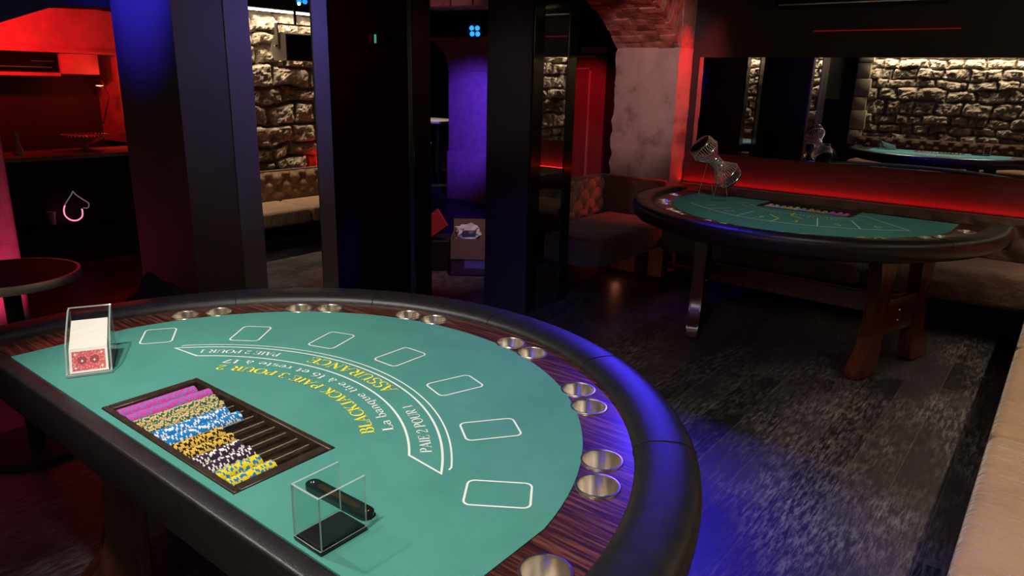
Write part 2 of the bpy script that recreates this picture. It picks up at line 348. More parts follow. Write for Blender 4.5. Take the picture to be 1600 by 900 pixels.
# red lit panel, mirror and fittings of the back wall
struct(box('trim_4', -2.60, .64, 5.725, 5.75, .50, .975, M['ledpanel']), 'dark red panel between the bench back and the wall mirror')
struct(box('trim_5', -2.60, .64, 5.718, 5.75, .975, .983, M['ledpanel']), 'thin ledge along the bottom of the wall mirror')
t = thing('wall_mirror', 'long wide mirror on the back wall behind the far gaming table', 'mirror', (0, 0, 0))
box('glass', -2.55, .62, 5.738, 5.748, .985, 1.735, M['mirror_dark'], t)
tag(box('led_strip', -2.55, .6, 5.69, 5.70, .70, .71, M['red_led']), 'red light strip glowing behind the top of the back bench', 'light')
tag(box('led_strip', -1.69, -.76, 5.735, 5.75, 1.915, 1.922, M['red_reflection']), 'short thin dull red glowing line standing in for a reflection high above the wall mirror', 'light')  # no lamp here: the glow stands in for a reflected red line
t = thing('air_conditioner', 'black wall mounted air conditioner high above the wall mirror', 'air conditioner', (-1.4, 5.64, 2.07))
box('body', -.55, .55, -.09, .11, 0, .25, M['black_gloss'], t, .015); box('louvre', -.5, .5, -.10, -.088, .012, .020, M['steel'], t)

# arcade on the left: plaster pier with a brick arch
def pier():
    t = thing('plaster_pier', 'worn plaster pier with a red lit edge left of the back wall', 'pillar', (0, 0, 0))
    bm = bmesh.new(); nx, nz = 40, 84; x0, x1, zt = -3.19, -2.62, 1.80
    # front face with broken edges, side face toward the table room
    W_ = vnoise((nz + 1, nx + 1), (10, 5), 4, .55); E_ = vnoise((nz + 1, 2), (26, 1), 3)[:, 0] - .5
    g = [[None] * (nx + 1) for _ in range(nz + 1)]
    for j in range(nz + 1):
        zz = zt * j / nz; crack = .012 * math.exp(-((zz - 1.02) / .012) ** 2) + .010 * math.exp(-((zz - .60) / .012) ** 2)
        for i in range(nx + 1):
            u = i / nx; xx = x0 + (x1 - x0) * u
            if i == 0: xx += .045 * E_[j]
            if i == nx: xx += .012 * E_[j]
            g[j][i] = bm.verts.new((xx, 5.50 + .018 * (W_[j, i] - .5) + crack, zz))
    for j in range(nz):
        for i in range(nx): bm.faces.new((g[j][i], g[j][i + 1], g[j + 1][i + 1], g[j + 1][i]))
    for side in (0, nx):
        b = [bm.verts.new((g[j][side].co.x, 6.1, g[j][side].co.z)) for j in range(nz + 1)]
        for j in range(nz): bm.faces.new((g[j][side], b[j], b[j + 1], g[j + 1][side]))
    bobj('shaft', bm, M['plaster'], t, True)
    # brick arch springing toward the camera along the arcade
    R_ = 1.25; aS = math.radians(44); cy, cz = 5.5 - R_ * math.cos(aS), 1.80 - R_ * math.sin(aS)
    bmv = bmesh.new(); bmm = bmesh.new(); bms = bmesh.new()
    n = 20; rows = 4
    for k in range(n):
        a0, a1 = aS + k * 1.05 / n, aS + (k + .92) * 1.05 / n
        for q in range(rows):
            xa = x0 + (x1 - x0) * q / rows + (0 if k % 2 else -.04); xb = xa + (x1 - x0) / rows - .008
            xa, xb = max(xa, x0), min(xb, x1)
            jr = random.uniform(-.008, .008)
            dark = random.random() > .55; tgt = bmv; f0 = len(bmv.faces)
            vs = []
            for (x, r_) in ((xa, R_ + jr), (xb, R_ + jr), (xb, R_ + .3), (xa, R_ + .3)):
                vs.append([tgt.verts.new((x, cy + r_ * math.cos(a), cz + r_ * math.sin(a))) for a in (a0, a1)])
            for i in range(4): tgt.faces.new((vs[i][0], vs[i][1], vs[(i + 1) % 4][1], vs[(i + 1) % 4][0]))
            tgt.faces.new([v_[0] for v_ in vs]); tgt.faces.new([v_[1] for v_ in vs][::-1])
            if dark:
                bmv.faces.ensure_lookup_table()
                for f in bmv.faces[f0:]: f.material_index = 1
    K = 30
    for k in range(K):
        a0, a1 = aS + k * 1.05 / K, aS + (k + 1) * 1.05 / K
        vs = []
        for (x, r_) in ((x0 + .012, R_ + .012), (x1 - .012, R_ + .012), (x1 - .012, R_ + .34), (x0 + .012, R_ + .34)):
            vs.append([bmm.verts.new((x, cy + r_ * math.cos(a), cz + r_ * math.sin(a))) for a in (a0, a1)])
        for i in range(4): bmm.faces.new((vs[i][0], vs[i][1], vs[(i + 1) % 4][1], vs[(i + 1) % 4][0]))
    bms.free(); bobj('arch_bricks', bmv, None, t, mats=[M['brick'], M['brick2']]); bobj('arch_mortar', bmm, M['mortar'], t)
    box('abutment', x0, x1, 5.52, 6.1, 1.80, 2.55, M['mortar'], t)
pier()

def clad_column(name_label, x0, x1, y0, y1, mir, panel_split, mfront, mside):
    t = thing('clad_column', name_label, 'column', (0, 0, 0))
    box('core', x0, x1 - .012, y0, y1, 0, 2.55, mfront, t)
    f0, m0, m1, f1 = panel_split
    if f0 > y0 + .02: box('side_panel', x1 - .012, x1 - .001, y0, f0, 0, 2.55, mside, t)
    bm = bmesh.new(); add_box(bm, x1 - .012, x1 + .004, f0, m0, .02, 2.55, .002, 1); add_box(bm, x1 - .012, x1 + .004, m1, f1, .02, 2.55, .002, 1)
    bobj('mirror_frame', bm, M['frame_grey'] if mir == 'mirror' else M['black_gloss'], t)
    box('mirror', x1 - .012, x1 - .002, m0, m1, .05, 2.5, M[mir], t)
    return t
clad_column('big dark column with blue lit front and narrow mirror, left of the near table', -3.17, -2.70, 1.44, 2.14, 'mirror', (1.645, 1.755, 2.055, 2.14), M['clad'], M['clad_brown'])
clad_column('slim charcoal column with mirrored side between the arcade opening and tufted bench', -3.10, -2.735, 3.72, 4.20, 'mirror_dark', (3.722, 3.83, 4.10, 4.20), M['clad'], M['black_gloss'])
clad_column('black panel clad post with red lit side in the dark arcade opening', -4.02, -3.30, 3.20, 3.40, 'mirror_dark', (3.201, 3.205, 3.25, 3.40), M['matte_black'], M['door_red'])
# dark arch panel over the bar opening
bm = bmesh.new(); low = [(-1.5, 1.35), (.33, 1.38), (.83, 1.564), (1.056, 1.679), (1.166, 1.721), (1.259, 1.756), (1.482, 1.766), (1.70, 1.75)]
a = [bm.verts.new((-3.2, y, z)) for y, z in low] + [bm.verts.new((-3.2, 1.7, 2.55)), bm.verts.new((-3.2, -1.5, 2.55))]
b = [bm.verts.new((-3.4, v_.co.y, v_.co.z)) for v_ in a]; kk = len(a)
bm.faces.new(a); bm.faces.new(b[::-1])
for i in range(kk): bm.faces.new((a[i], b[i], b[(i + 1) % kk], a[(i + 1) % kk]))
struct(bobj('wall_arcade', bm, M['matte_black']))
# pale stone lintel at the top of the arcade opening
bm = bmesh.new()
for k in range(4): add_box(bm, -4.55 + k * .23, -4.33 + k * .23, 4.45, 4.8, 2.075 - .004 * k, 2.55, .012, 2)
tag(bobj('stone_lintel', bm, M['plaster'], None, True), 'pinkish stone lintel at the top of the arcade opening', 'lintel')
# pink lit stucco pier by the bar
bm = bmesh.new(); add_box(bm, -5.0, -4.3, .5, 1.345, 0, 2.55, .03, 3)
tag(bobj('stucco_pier', bm, M['stucco'], None, True), 'rough stucco pier lit pink at the left edge by the bar', 'pillar')

# ------------------------------------------------------------------ serif lettering
TH, TN = .17, .055
def arc(cx, cy, rx, ry, a0, a1, wt=TH, wn=TN, n=18):
    """arc stroke whose weight swells toward the left and right sides"""
    pts = []
    for i in range(n + 1):
        a = math.radians(a0 + (a1 - a0) * i / n); k = abs(math.cos(a)) ** 1.5; w_ = wn + (wt - wn) * k
        pts.append((cx + rx * math.cos(a), cy + ry * math.sin(a), w_ * math.cos(a) / 2, (wn + (wt - wn) * k) * math.sin(a) / 2))
    q = []
    for (p0, p1) in zip(pts[:-1], pts[1:]):
        q.append([(p0[0] - p0[2], p0[1] - p0[3]), (p0[0] + p0[2], p0[1] + p0[3]), (p1[0] + p1[2], p1[1] + p1[3]), (p1[0] - p1[2], p1[1] - p1[3])])
    return q
def ln(x0, y0, x1, y1, w_):
    dx, dy = x1 - x0, y1 - y0; l_ = math.hypot(dx, dy); nx, ny = -dy / l_ * w_ / 2, dx / l_ * w_ / 2; k = max(1, int(l_ / .12)); q = []
    for i in range(k):
        a, b = i / k, (i + 1) / k
        q.append([(x0 + dx * a + nx, y0 + dy * a + ny), (x0 + dx * a - nx, y0 + dy * a - ny), (x0 + dx * b - nx, y0 + dy * b - ny), (x0 + dx * b + nx, y0 + dy * b + ny)])
    return q
def sf(x, y, w_=.30): return ln(x - w_ / 2, y + (TN / 2 if y < .5 else -TN / 2), x + w_ / 2, y + (TN / 2 if y < .5 else -TN / 2), TN)
G = {}
G['A'] = (.80, ln(.10, 0, .40, 1, TN) + ln(.40, 1, .70, 0, TH) + ln(.2, .33, .58, .33, TN) + sf(.10, 0, .26) + sf(.69, 0, .3))
G['B'] = (.74, ln(.17, 0, .17, 1, TH) + sf(.14, 0, .26) + sf(.14, 1, .26) + arc(.34, .765, .22, .21, -90, 90) + arc(.36, .28, .27, .255, -90, 90) + ln(.17, .972, .36, .972, TN) + ln(.17, .545, .36, .545, TN) + ln(.17, .027, .38, .027, TN))
G['C'] = (.78, arc(.46, .5, .36, .475, 48, 312) + ln(.72, .72, .72, .98, TN) + ln(.72, .05, .72, .28, TN))
G['E'] = (.70, ln(.17, 0, .17, 1, TH) + ln(.05, .972, .62, .972, TN) + ln(.05, .027, .64, .027, TN) + ln(.17, .52, .46, .52, TN) + ln(.61, .76, .61, .99, .07) + ln(.63, 0, .63, .26, .07) + ln(.46, .40, .46, .64, TN))
G['I'] = (.40, ln(.2, 0, .2, 1, TH) + sf(.2, 0, .34) + sf(.2, 1, .34))
G['J'] = (.52, ln(.34, .2, .34, 1, TH) + sf(.34, 1, .32) + arc(.22, .2, .13, .18, 180, 360, .13))
G['K'] = (.82, ln(.17, 0, .17, 1, TH) + sf(.17, 0) + sf(.17, 1) + ln(.17, .38, .64, .97, TN) + ln(.36, .56, .68, 0, TH) + sf(.68, 0, .28) + sf(.64, 1, .26))
G['L'] = (.66, ln(.17, 0, .17, 1, TH) + sf(.17, 1) + ln(.03, .027, .60, .027, TN) + ln(.59, 0, .59, .28, .07))
G['N'] = (.86, ln(.15, 0, .15, 1, TN) + ln(.15, .97, .70, .03, TH) + ln(.70, 0, .70, 1, TN) + sf(.13, 0, .26) + sf(.72, 1, .26) + sf(.08, 1, .16))
G['O'] = (.86, arc(.43, .5, .34, .475, 0, 360, n=30))
G['P'] = (.70, ln(.17, 0, .17, 1, TH) + sf(.17, 0, .34) + sf(.14, 1, .26) + arc(.34, .735, .25, .24, -90, 90) + ln(.17, .972, .36, .972, TN) + ln(.17, .5, .36, .5, TN))
G['R'] = (.80, G['P'][1] + ln(.38, .5, .64, 0, TH) + sf(.66, 0, .22))
G['S'] = (.62, arc(.30, .73, .20, .245, 40, 270, .15) + arc(.30, .25, .22, .225, -140, 90, .15) + ln(.50, .74, .50, .98, TN) + ln(.08, .02, .08, .26, TN))
G['U'] = (.84, ln(.17, .3, .17, 1, TH) + ln(.68, .3, .68, 1, TN) + arc(.425, .3, .255, .275, 180, 360, .11) + sf(.17, 1, .32) + sf(.68, 1, .26))
G['1'] = (.46, ln(.23, 0, .23, 1, .14) + sf(.23, 0, .34) + ln(.08, .82, .23, .97, TN))
G['2'] = (.60, arc(.29, .72, .20, .25, -25, 175, .14) + ln(.47, .62, .08, .06, .08) + ln(.06, .05, .52, .05, .10) + ln(.52, 0, .52, .2, TN))
G['3'] = (.58, arc(.27, .745, .19, .225, -90, 150, .14) + arc(.27, .27, .22, .245, -150, 90, .14))
G['4'] = (.62, ln(.42, 0, .42, 1, .13) + ln(.42, .97, .05, .3, TN) + ln(.05, .3, .58, .3, TN) + sf(.42, 0, .3))
G['5'] = (.58, ln(.14, .95, .50, .95, .1) + ln(.14, .95, .12, .56, TN) + arc(.27, .31, .22, .285, -150, 120, .14))
G['6'] = (.60, arc(.30, .30, .20, .275, 0, 360, .13, n=24) + arc(.46, .36, .36, .60, 95, 180, .12))
G['7'] = (.56, ln(.05, .94, .52, .94, .12) + ln(.50, .9, .20, 0, .12) + ln(.06, .76, .06, .98, TN))
G['a'] = (.52, arc(.24, .17, .16, .15, 90, 300, .12) + arc(.25, .42, .15, .16, 0, 150, .12) + ln(.39, .05, .39, .44, .12) + ln(.36, .03, .48, .03, TN) + ln(.24, .33, .39, .33, TN))
G['b'] = (.58, ln(.14, .02, .14, 1, .12) + arc(.30, .30, .19, .28, -140, 140, .13) + ln(.04, .97, .14, .97, TN))
G['n'] = (.62, ln(.15, 0, .15, .6, .12) + ln(.46, 0, .46, .42, .12) + arc(.31, .41, .15, .17, 0, 160, .12) + sf(.15, 0, .26) + sf(.46, 0, .24) + ln(.05, .57, .15, .57, TN))
G['q'] = (.58, ln(.43, -.3, .43, .6, .12) + arc(.27, .30, .19, .28, 40, 320, .13) + ln(.32, -.28, .54, -.28, TN))
G['u'] = (.62, ln(.15, .2, .15, .6, .12) + ln(.46, 0, .46, .6, .12) + arc(.30, .19, .15, .17, 180, 350, .12) + ln(.04, .57, .15, .57, TN) + ln(.36, .57, .46, .57, TN) + ln(.46, .03, .56, .03, TN))
G['e'] = (.52, arc(.26, .30, .19, .28, 15, 320, .13) + ln(.08, .33, .44, .33, TN))
G['t'] = (.40, ln(.17, .12, .17, .82, .12) + ln(.03, .57, .34, .57, TN) + arc(.27, .13, .10, .11, 180, 320, .1))
G['i'] = (.30, ln(.15, 0, .15, .6, .12) + sf(.15, 0, .24) + ln(.05, .57, .15, .57, TN) + ln(.15, .76, .15, .90, .14))
G['r'] = (.46, ln(.15, 0, .15, .6, .12) + sf(.15, 0, .28) + ln(.05, .57, .15, .57, TN) + arc(.30, .40, .13, .17, 40, 150, .1))
G['s'] = (.44, arc(.21, .44, .14, .145, 40, 270, .11) + arc(.21, .16, .15, .14, -140, 90, .11))
G['\u00e0'] = (.52, G['a'][1] + ln(.16, .88, .30, .70, .08)); G[' '] = (.34, [])
def arc_text(bm, txt, cy, rbase, cap, t0, t1, z):
    """set a line along a circle about (0,cy); read from the outside, tops toward the centre"""
    tot = sum(G[c][0] for c in txt); sx = math.radians(t1 - t0) * (rbase - cap / 2) / tot; u = 0
    for c in txt:
        for q in G[c][1]:
            vs = []
            for (x, y) in q:
                th = math.radians(t0) + (u + x) * sx / (rbase - cap / 2); r_ = rbase - y * cap
                vs.append(bm.verts.new((r_ * math.cos(th), cy + r_ * math.sin(th), z)))
            bm.faces.new(vs)
        u += G[c][0]
def flat_text(bm, txt, x, y, cap, ang, z):
    u = -sum(G[c][0] for c in txt) * cap / 2; ca, sa = math.cos(ang), math.sin(ang)
    for c in txt:
        for q in G[c][1]:
            bm.faces.new([bm.verts.new((x + ca * (u + px * cap) - sa * (py - .5) * cap, y + sa * (u + px * cap) + ca * (py - .5) * cap, z)) for px, py in q])
        u += G[c][0] * cap
def ribbon(bm, pts, wd, z, closed=False):
    P = [Vector((x, y)) for x, y in pts]; K = len(P); Lf, Rt = [], []
    for i in range(K):
        a = P[i - 1] if (i > 0 or closed) else P[i]; b = P[(i + 1) % K] if (i < K - 1 or closed) else P[i]
        d1 = (P[i] - a).normalized() if (P[i] - a).length > 1e-9 else (b - P[i]).normalized(); d2 = (b - P[i]).normalized() if (b - P[i]).length > 1e-9 else d1
        n1 = Vector((-d1.y, d1.x)); n2 = Vector((-d2.y, d2.x)); nn = (n1 + n2).normalized(); s_ = min(2.2, 1 / max(.3, nn.dot(n1)))
        Lf.append(bm.verts.new((*(P[i] + nn * wd / 2 * s_), z))); Rt.append(bm.verts.new((*(P[i] - nn * wd / 2 * s_), z)))
    for i in range(K if closed else K - 1): bm.faces.new((Lf[i], Rt[i], Rt[(i + 1) % K], Lf[(i + 1) % K]))
def rrect(cx, cy, a, b, ang, r_, n=5):
    pts = []
    for (sx, sy, s0) in ((1, 1, 0), (-1, 1, 90), (-1, -1, 180), (1, -1, 270)):
        for i in range(n + 1):
            t_ = math.radians(s0 + 90 * i / n); x = sx * (a / 2 - r_) + r_ * math.cos(t_); y = sy * (b / 2 - r_) + r_ * math.sin(t_)
            pts.append((cx + x * math.cos(ang) - y * math.sin(ang), cy + x * math.sin(ang) + y * math.cos(ang)))
    return pts
def up(bm):
    for f in bm.faces:
        f.normal_update()
        if f.normal.z < 0: f.normal_flip()

# ------------------------------------------------------------------ gaming tables (local: x along the dealer edge, y toward the players, z = 0 at the felt)
def Dshape(x, R_, cy, y0=0, n=56):
    a0 = math.acos(min(1, x / R_)) if R_ > x else 0
    ys = cy + R_ * math.sin(a0)
    return [(x, y0 + (ys - y0) * i / 4) for i in range(4)] + [(R_ * math.cos(a0 + (PI - 2 * a0) * i / n), cy + R_ * math.sin(a0 + (PI - 2 * a0) * i / n)) for i in range(n + 1)] + [(-x, y0 + (ys - y0) * (3 - i) / 4) for i in range(4)]
CUPS = []
for sx in (1, -1):
    CUPS += [(sx * x, y) for x, y in ((.859, .219), (.787, .494), (.740, .585), (.580, .786), (.504, .854), (.2585, .9825), (.162, 1.006))]
def post_profile(front):
    # outline of one trestle post in (y, z), z measured down from 0; foot sweeps outward
    s = 1 if front else -1
    o_ = [(-.085, 0), (.105, 0), (.10, -.03), (.075, -.075), (.055, -.14), (.05, -.30), (.055, -.46), (.08, -.56), (.14, -.625), (.165, -.66), (.165, -.70), (.145, -.72), (.02, -.72), (-.03, -.70), (-.05, -.62), (-.045, -.46), (-.05, -.30), (-.06, -.14), (-.085, -.06)]
    return [(s * y, z) for y, z in o_]
def trestle(parent, x, ang, zt, hh, y_front, y_back):
    tr = []
    for front, yy in ((True, y_front), (False, y_back)):
        bm = bmesh.new(); pr = post_profile(front); k = hh / .72
        poly = [(y, z * k) for y, z in pr]
        a = [bm.verts.new((-.036, y, z)) for y, z in poly]; b = [bm.verts.new((.036, y, z)) for y, z in poly]; n = len(poly)
        bm.faces.new(a); bm.faces.new(b[::-1])
        for i in range(n): bm.faces.new((a[i], b[i], b[(i + 1) % n], a[(i + 1) % n]))
        bmesh.ops.bevel(bm, geom=bm.edges[:], offset=.008, segments=2, affect='EDGES')
        ym = (y_front + y_back) / 2
        o = bobj('leg', bm, M['mahogany'], parent, True)
        c_, s_ = math.cos(ang), math.sin(ang); d = yy - ym
        o.location = (x - s_ * d, ym + c_ * d, zt); o.rotation_euler = (0, 0, ang)
    ym = (y_front + y_back) / 2
    bm = bmesh.new(); add_box(bm, -.03, .03, -(y_front - y_back) / 2, (y_front - y_back) / 2, -.47, -.27, .006, 2)
    o = bobj('crosspiece', bm, M['mahogany'], parent, True); o.location = (x, ym, zt); o.rotation_euler = (0, 0, ang)
    for zz in (-.34, -.40):
        for sx in (-1, 1):
            bm = bmesh.new(); add_lathe(bm, [(0, .012), (.008, .010), (.012, 0)], 12)
            bmesh.ops.rotate(bm, verts=bm.verts[:], cent=(0, 0, 0), matrix=Matrix.Rotation(sx * PI / 2, 3, 'Y')); bmesh.ops.translate(bm, verts=bm.verts[:], vec=(sx * .029, .02, zz))
            q = bobj('bolt', bm, M['chrome'], o, True)
def game_table(loc, rz, label, layout, floor_h, tangs):
    t = thing('gaming_table', label, 'table', loc, rz)
    hole = [(-.279, .018), (.282, .018), (.282, .256), (-.279, .256)]
    felt_out = Dshape(.79, .80, .183)
    sheet('felt', felt_out, [hole], 0, M['felt'], t, .012)
    # wooden cup ring: region between the felt and the padded rail
    ring_out = Dshape(.92, .93, .165); ring_in = Dshape(.79, .80, .183)
    poly = ring_out + ring_in[::-1]
    holes = [[(x + .0405 * math.cos(2 * PI * i / 28), y + .0405 * math.sin(2 * PI * i / 28)) for i in range(28)] for x, y in CUPS]
    sheet('wooden_ring', poly, holes, -.002, M['rosewood'], t, .02)
    box('table_top', -.93, .93, -.005, .25, -.105, -.086, M['matte_black'], t)
    bm = bmesh.new(); add_prism(bm, Dshape(.93, .93, .165), -.105, -.086); bobj('table_board', bm, M['matte_black'], t)
    for x, y in CUPS:
        lathe('cup_holder', [(.0, -.080), (.037, -.080), (.039, -.077), (.0395, -.002), (.0415, .0015), (.0445, .0012), (.046, -.001), (.046, -.003), (.0425, -.004), (.0405, -.078), (.0, -.0815)], M['steel'], t, 30, (x, y, 0))
    # padded armrest: swept bolster
    path = []
    a0 = 0; Rc = .985; cyr = .165
    path = [(Rc, -.012), (Rc, .05), (Rc, .11)] + [(Rc * math.cos(PI * i / 64), cyr + Rc * math.sin(PI * i / 64)) for i in range(65)] + [(-Rc, .11), (-Rc, .05), (-Rc, -.012)]
    prof = []
    for i in range(20):
        a = 2 * PI * i / 20; ca, sa = math.cos(a), math.sin(a)
        px = .068 * math.copysign(abs(ca) ** .75, ca); pz = (.036 if sa > 0 else .072) * math.copysign(abs(sa) ** .8, sa)
        prof.append((px, pz - .010))
    def sweep(bm, path, prof):
        rings = []
        for i, (x, y) in enumerate(path):
            p0 = Vector(path[max(i - 1, 0)]); p1 = Vector(path[min(i + 1, len(path) - 1)]); d = (p1 - p0).normalized(); nrm = Vector((d.y, -d.x))
            rings.append([bm.verts.new((x + nrm.x * u, y + nrm.y * u, z_)) for u, z_ in prof])
        k = len(prof)
        for a_, b_ in zip(rings[:-1], rings[1:]):
            for j in range(k): bm.faces.new((a_[j], a_[(j + 1) % k], b_[(j + 1) % k], b_[j]))
        bm.faces.new(rings[0][::-1]); bm.faces.new(rings[-1])
    bm = bmesh.new(); sweep(bm, path, prof); bobj('padded_rail', bm, M['vinyl'], t, True)
    for deg in (33, 62, 90, 118, 147):
        pts = []
        for (u, z_) in prof[:11]:
            r_ = Rc + u * 1.012; pts.append((r_ * math.cos(math.radians(deg)), cyr + r_ * math.sin(math.radians(deg)), z_ + .0006))
        tube('seam', pts, .0012, M['vinyl'], t, 5)
    # straight dealer edge: flat vinyl nosing
    bm = bmesh.new(); add_box(bm, -1.05, 1.05, -.044, -.0005, -.112, .001, .007, 3)
    for f in bm.faces: pass
    bobj('dealer_edge', bm, M['vinyl'], t, True)
    # printed layout
    Z = .0009
    def part(nm, key, fn):
        bm = bmesh.new(); fn(bm); up(bm); return bobj(nm, bm, M[key], t, fixn=False)
    layout(part, Z)
    # trestles and stretcher
    for sx, an in tangs: trestle(t, sx, an, -.105, floor_h - .105, .57, .15)
    bm = bmesh.new(); add_box(bm, tangs[1][0], tangs[0][0], .345, .385, -.50, -.385, .004, 1); bobj('stretcher', bm, M['mahogany'], t, True)
    return t
def lay_blackjack(part, z):
    cy = -.09
    for (x, y) in ((0, .706), (.25, .6625), (.476, .536), (.658, .343)):
        for sx in ((1, -1) if x else (1,)):
            ang = math.atan2(y + .105, sx * x) if x else PI / 2
            part('betting_box', 'white_print', lambda b: ribbon(b, rrect(sx * x, y, .126, .086, ang, .014), .0046, z, True))
    def A_(r_, t0, t1, n=60): return [(r_ * math.cos(math.radians(t0 + (t1 - t0) * i / n)), cy + r_ * math.sin(math.radians(t0 + (t1 - t0) * i / n))) for i in range(n + 1)]
    to = math.degrees(math.acos(.527 / .672)); ti = math.degrees(math.acos(.4235 / .5995)); tt = math.degrees(math.acos(.524 / .688))
    part('insurance_band', 'white_print', lambda b: ribbon(b, A_(.669, to, 180 - to) + A_(.5995, 180 - ti, ti), .0052, z, True))
    part('insurance_outline', 'white_print', lambda b: ribbon(b, [(.527, .345)] + A_(.688, tt, 180 - tt) + [(-.527, .345)], .004, z))
    def txt(key, *a): part('lettering', key, lambda b: arc_text(b, a[0], cy, *a[1:], z))
    txt('yellow_print', 'BLACKJACK PAIE 3 POUR 2', .5335, .0315, 56.6, 126.5)
    txt('white_print', 'La banque tire \u00e0 16 et reste \u00e0 17', .576, .0265, 56.7, 126.5)
    txt('yellow_print', 'ASSURANCE', .6575, .0385, 75.7, 105.6)
    txt('white_print', 'PAIE 2 POUR 1', .6475, .0255, 45.8, 67.3); txt('white_print', 'PAIE 2 POUR 1', .6475, .0255, 114.2, 135.2)
def lay_poker(part, z):
    out = [(-.625, .43), (-.52, .52), (-.40, .60), (-.25, .67), (-.112, .708), (0, .722), (.112, .718), (.24, .70), (.40, .62), (.52, .545), (.63, .46)]
    for pts, wd in ((out, .007), ([(-.625, .43), (-.333, .147), (-.29, .16)], .006), ([(.63, .46), (.36, .17)], .005), ([(-.225, .68), (-.148, .433)], .006), ([(-.42, .585), (-.305, .34)], .006), ([(.225, .70), (.21, .47)], .006), ([(.44, .58), (.35, .45)], .006)):
        part('guide_line', 'white_print', lambda b: ribbon(b, pts, wd, z))
    for pts in ([(.013, .735), (.013, .604), (.098, .507)], [(-.085, .505), (0, .44), (.008, .352)]): part('yellow_bracket', 'yellow_print', lambda b: ribbon(b, pts, .009, z))
    for i, (x, y) in enumerate(((.49, .46), (.316, .566), (.113, .625), (-.086, .611), (-.293, .555), (-.471, .445))):
        part('seat_number', 'yellow_print' if i > 2 else 'white_print', lambda b: flat_text(b, str(i + 1), x, y, .058, math.atan2(y, x) - PI / 2 + PI, z))
    def marks(b, r_, n):
        for k in range(n):
            th = math.radians(38 + 104 * k / n)
            if 80 < math.degrees(th) < 100 and r_ > .42: continue
            ribbon(b, [(r_ * math.cos(th), -.01 + r_ * math.sin(th)), ((r_ + .016) * math.cos(th + .012), -.01 + (r_ + .016) * math.sin(th + .012))], .006, z)
    for key, r_, n in (('white_print', .40, 40), ('yellow_print', .455, 34)):
        part('small_print', key, lambda b: marks(b, r_, n))['kind'] = 'stuff'
T1 = (-1.412, .614, .76); T1R = math.radians(-.47); T2 = (-1.242, 4.733, .802); T2R = math.radians(178.3)
game_table(T1, T1R, 'near blackjack table with green felt, black padded rail and steel cup holders', lay_blackjack, .76, ((.52, math.radians(20)), (-.52, math.radians(-20))))
game_table(T2, T2R, 'far green felt gaming table on trestle legs before the back bench', lay_poker, .802, ((.55, math.radians(20)), (-.615, math.radians(-16))))

def local(T, rz):
    c_, s_ = math.cos(rz), math.sin(rz)
    return lambda x, y, z=0: (T[0] + c_ * x - s_ * y, T[1] + s_ * x + c_ * y, T[2] + z)
l1 = local(T1, T1R); l2 = local(T2, T2R)

# ------------------------------------------------------------------ chip trays and chips
ROWX = [-.279 + .0275 + .0421 * (i + .5) for i in range(12)]
WR = .0203
def chip_tray(L_, rz, label):
    t = thing('chip_tray', label, 'chip tray', L_(0, 0), rz)
    fr = bmesh.new()
    for (x0, x1, y0, y1) in ((-.278, .281, .019, .034), (-.278, .281, .240, .255), (-.278, -.2525, .034, .240), (.2555, .281, .034, .240)):
        add_box(fr, x0, x1, y0, y1, -.045, .003, .002, 1)
    bobj('rim', fr, M['tray_brown'], t, True)
    bm = bmesh.new(); prof = [(-.2525, -.012)]
    for x in ROWX:
        for i in range(9):
            a = PI + PI * (i + .35) / 8.7; prof.append((x + WR * math.cos(a), -.016 + WR * math.sin(a)))
    prof.append((.2555, -.012))
    a = [bm.verts.new((x, .034, z)) for x, z in prof]; b = [bm.verts.new((x, .240, z)) for x, z in prof]
    for i in range(len(prof) - 1): bm.faces.new((a[i], a[i + 1], b[i + 1], b[i]))
    bobj('wells', bm, M['tray_brown'], t, False)
    for i in range(11):
        xx = (ROWX[i] + ROWX[i + 1]) / 2; box('ridge', xx - .0016, xx + .0016, .035, .239, -.0125, -.0096, M['ridge_glint'], t, .0007, 1)
    return t
chip_tray(l1, T1R, 'dark brown chip tray set into the near table with half empty rows')
chip_tray(l2, T2R, 'dark chip tray set into the far gaming table under the mirror')
def chip_mesh(name, base, spot, segs, edge2=None):
    n = 30; bm = bmesh.new(); r_, h = .0195, .00165; prof = [(.0, h), (.0135, h), (.0185, h), (r_, h - .0006), (r_, -h + .0006), (.0185, -h), (.0135, -h), (.0, -h)]
    add_lathe(bm, prof, n)
    for f in bm.faces:
        c = f.calc_center_median(); rad = math.hypot(c.x, c.y); k = int((math.atan2(c.y, c.x) % (2 * PI)) / (2 * PI / n) + 1e-6)
        f.material_index = 0
        if rad > .0135 and k % (n // segs) < 2: f.material_index = 1
        elif edge2 and rad > .0135 and k % (n // segs) == 3: f.material_index = 2
    bmesh.ops.rotate(bm, verts=bm.verts[:], cent=(0, 0, 0), matrix=Matrix.Rotation(PI / 2, 3, 'X'))
    bmesh.ops.recalc_face_normals(bm, faces=bm.faces[:])
    me = bpy.data.meshes.new(name); bm.to_mesh(me); bm.free()
    for c in (base, spot) + ((edge2,) if edge2 else ()): me.materials.append(c)
    return me
cm = lambda n, c: mat('chip_' + n, c, .45)
magenta, lilac = cm('magenta', (.62, .06, .36)), cm('lilac', (.22, .19, .52)); cream, green, ochre = cm('cream', (.70, .58, .30)), cm('green', (.03, .13, .07)), cm('ochre', (.50, .30, .10))
blue, white = cm('blue', (.01, .21, .58)), cm('white', (.80, .80, .78)); yellow, blackc = cm('yellow', (.72, .47, .07)), cm('black', (.012, .010, .012))
plum, lemon = cm('plum', (.035, .016, .04)), cm('lemon', (.80, .64, .01))
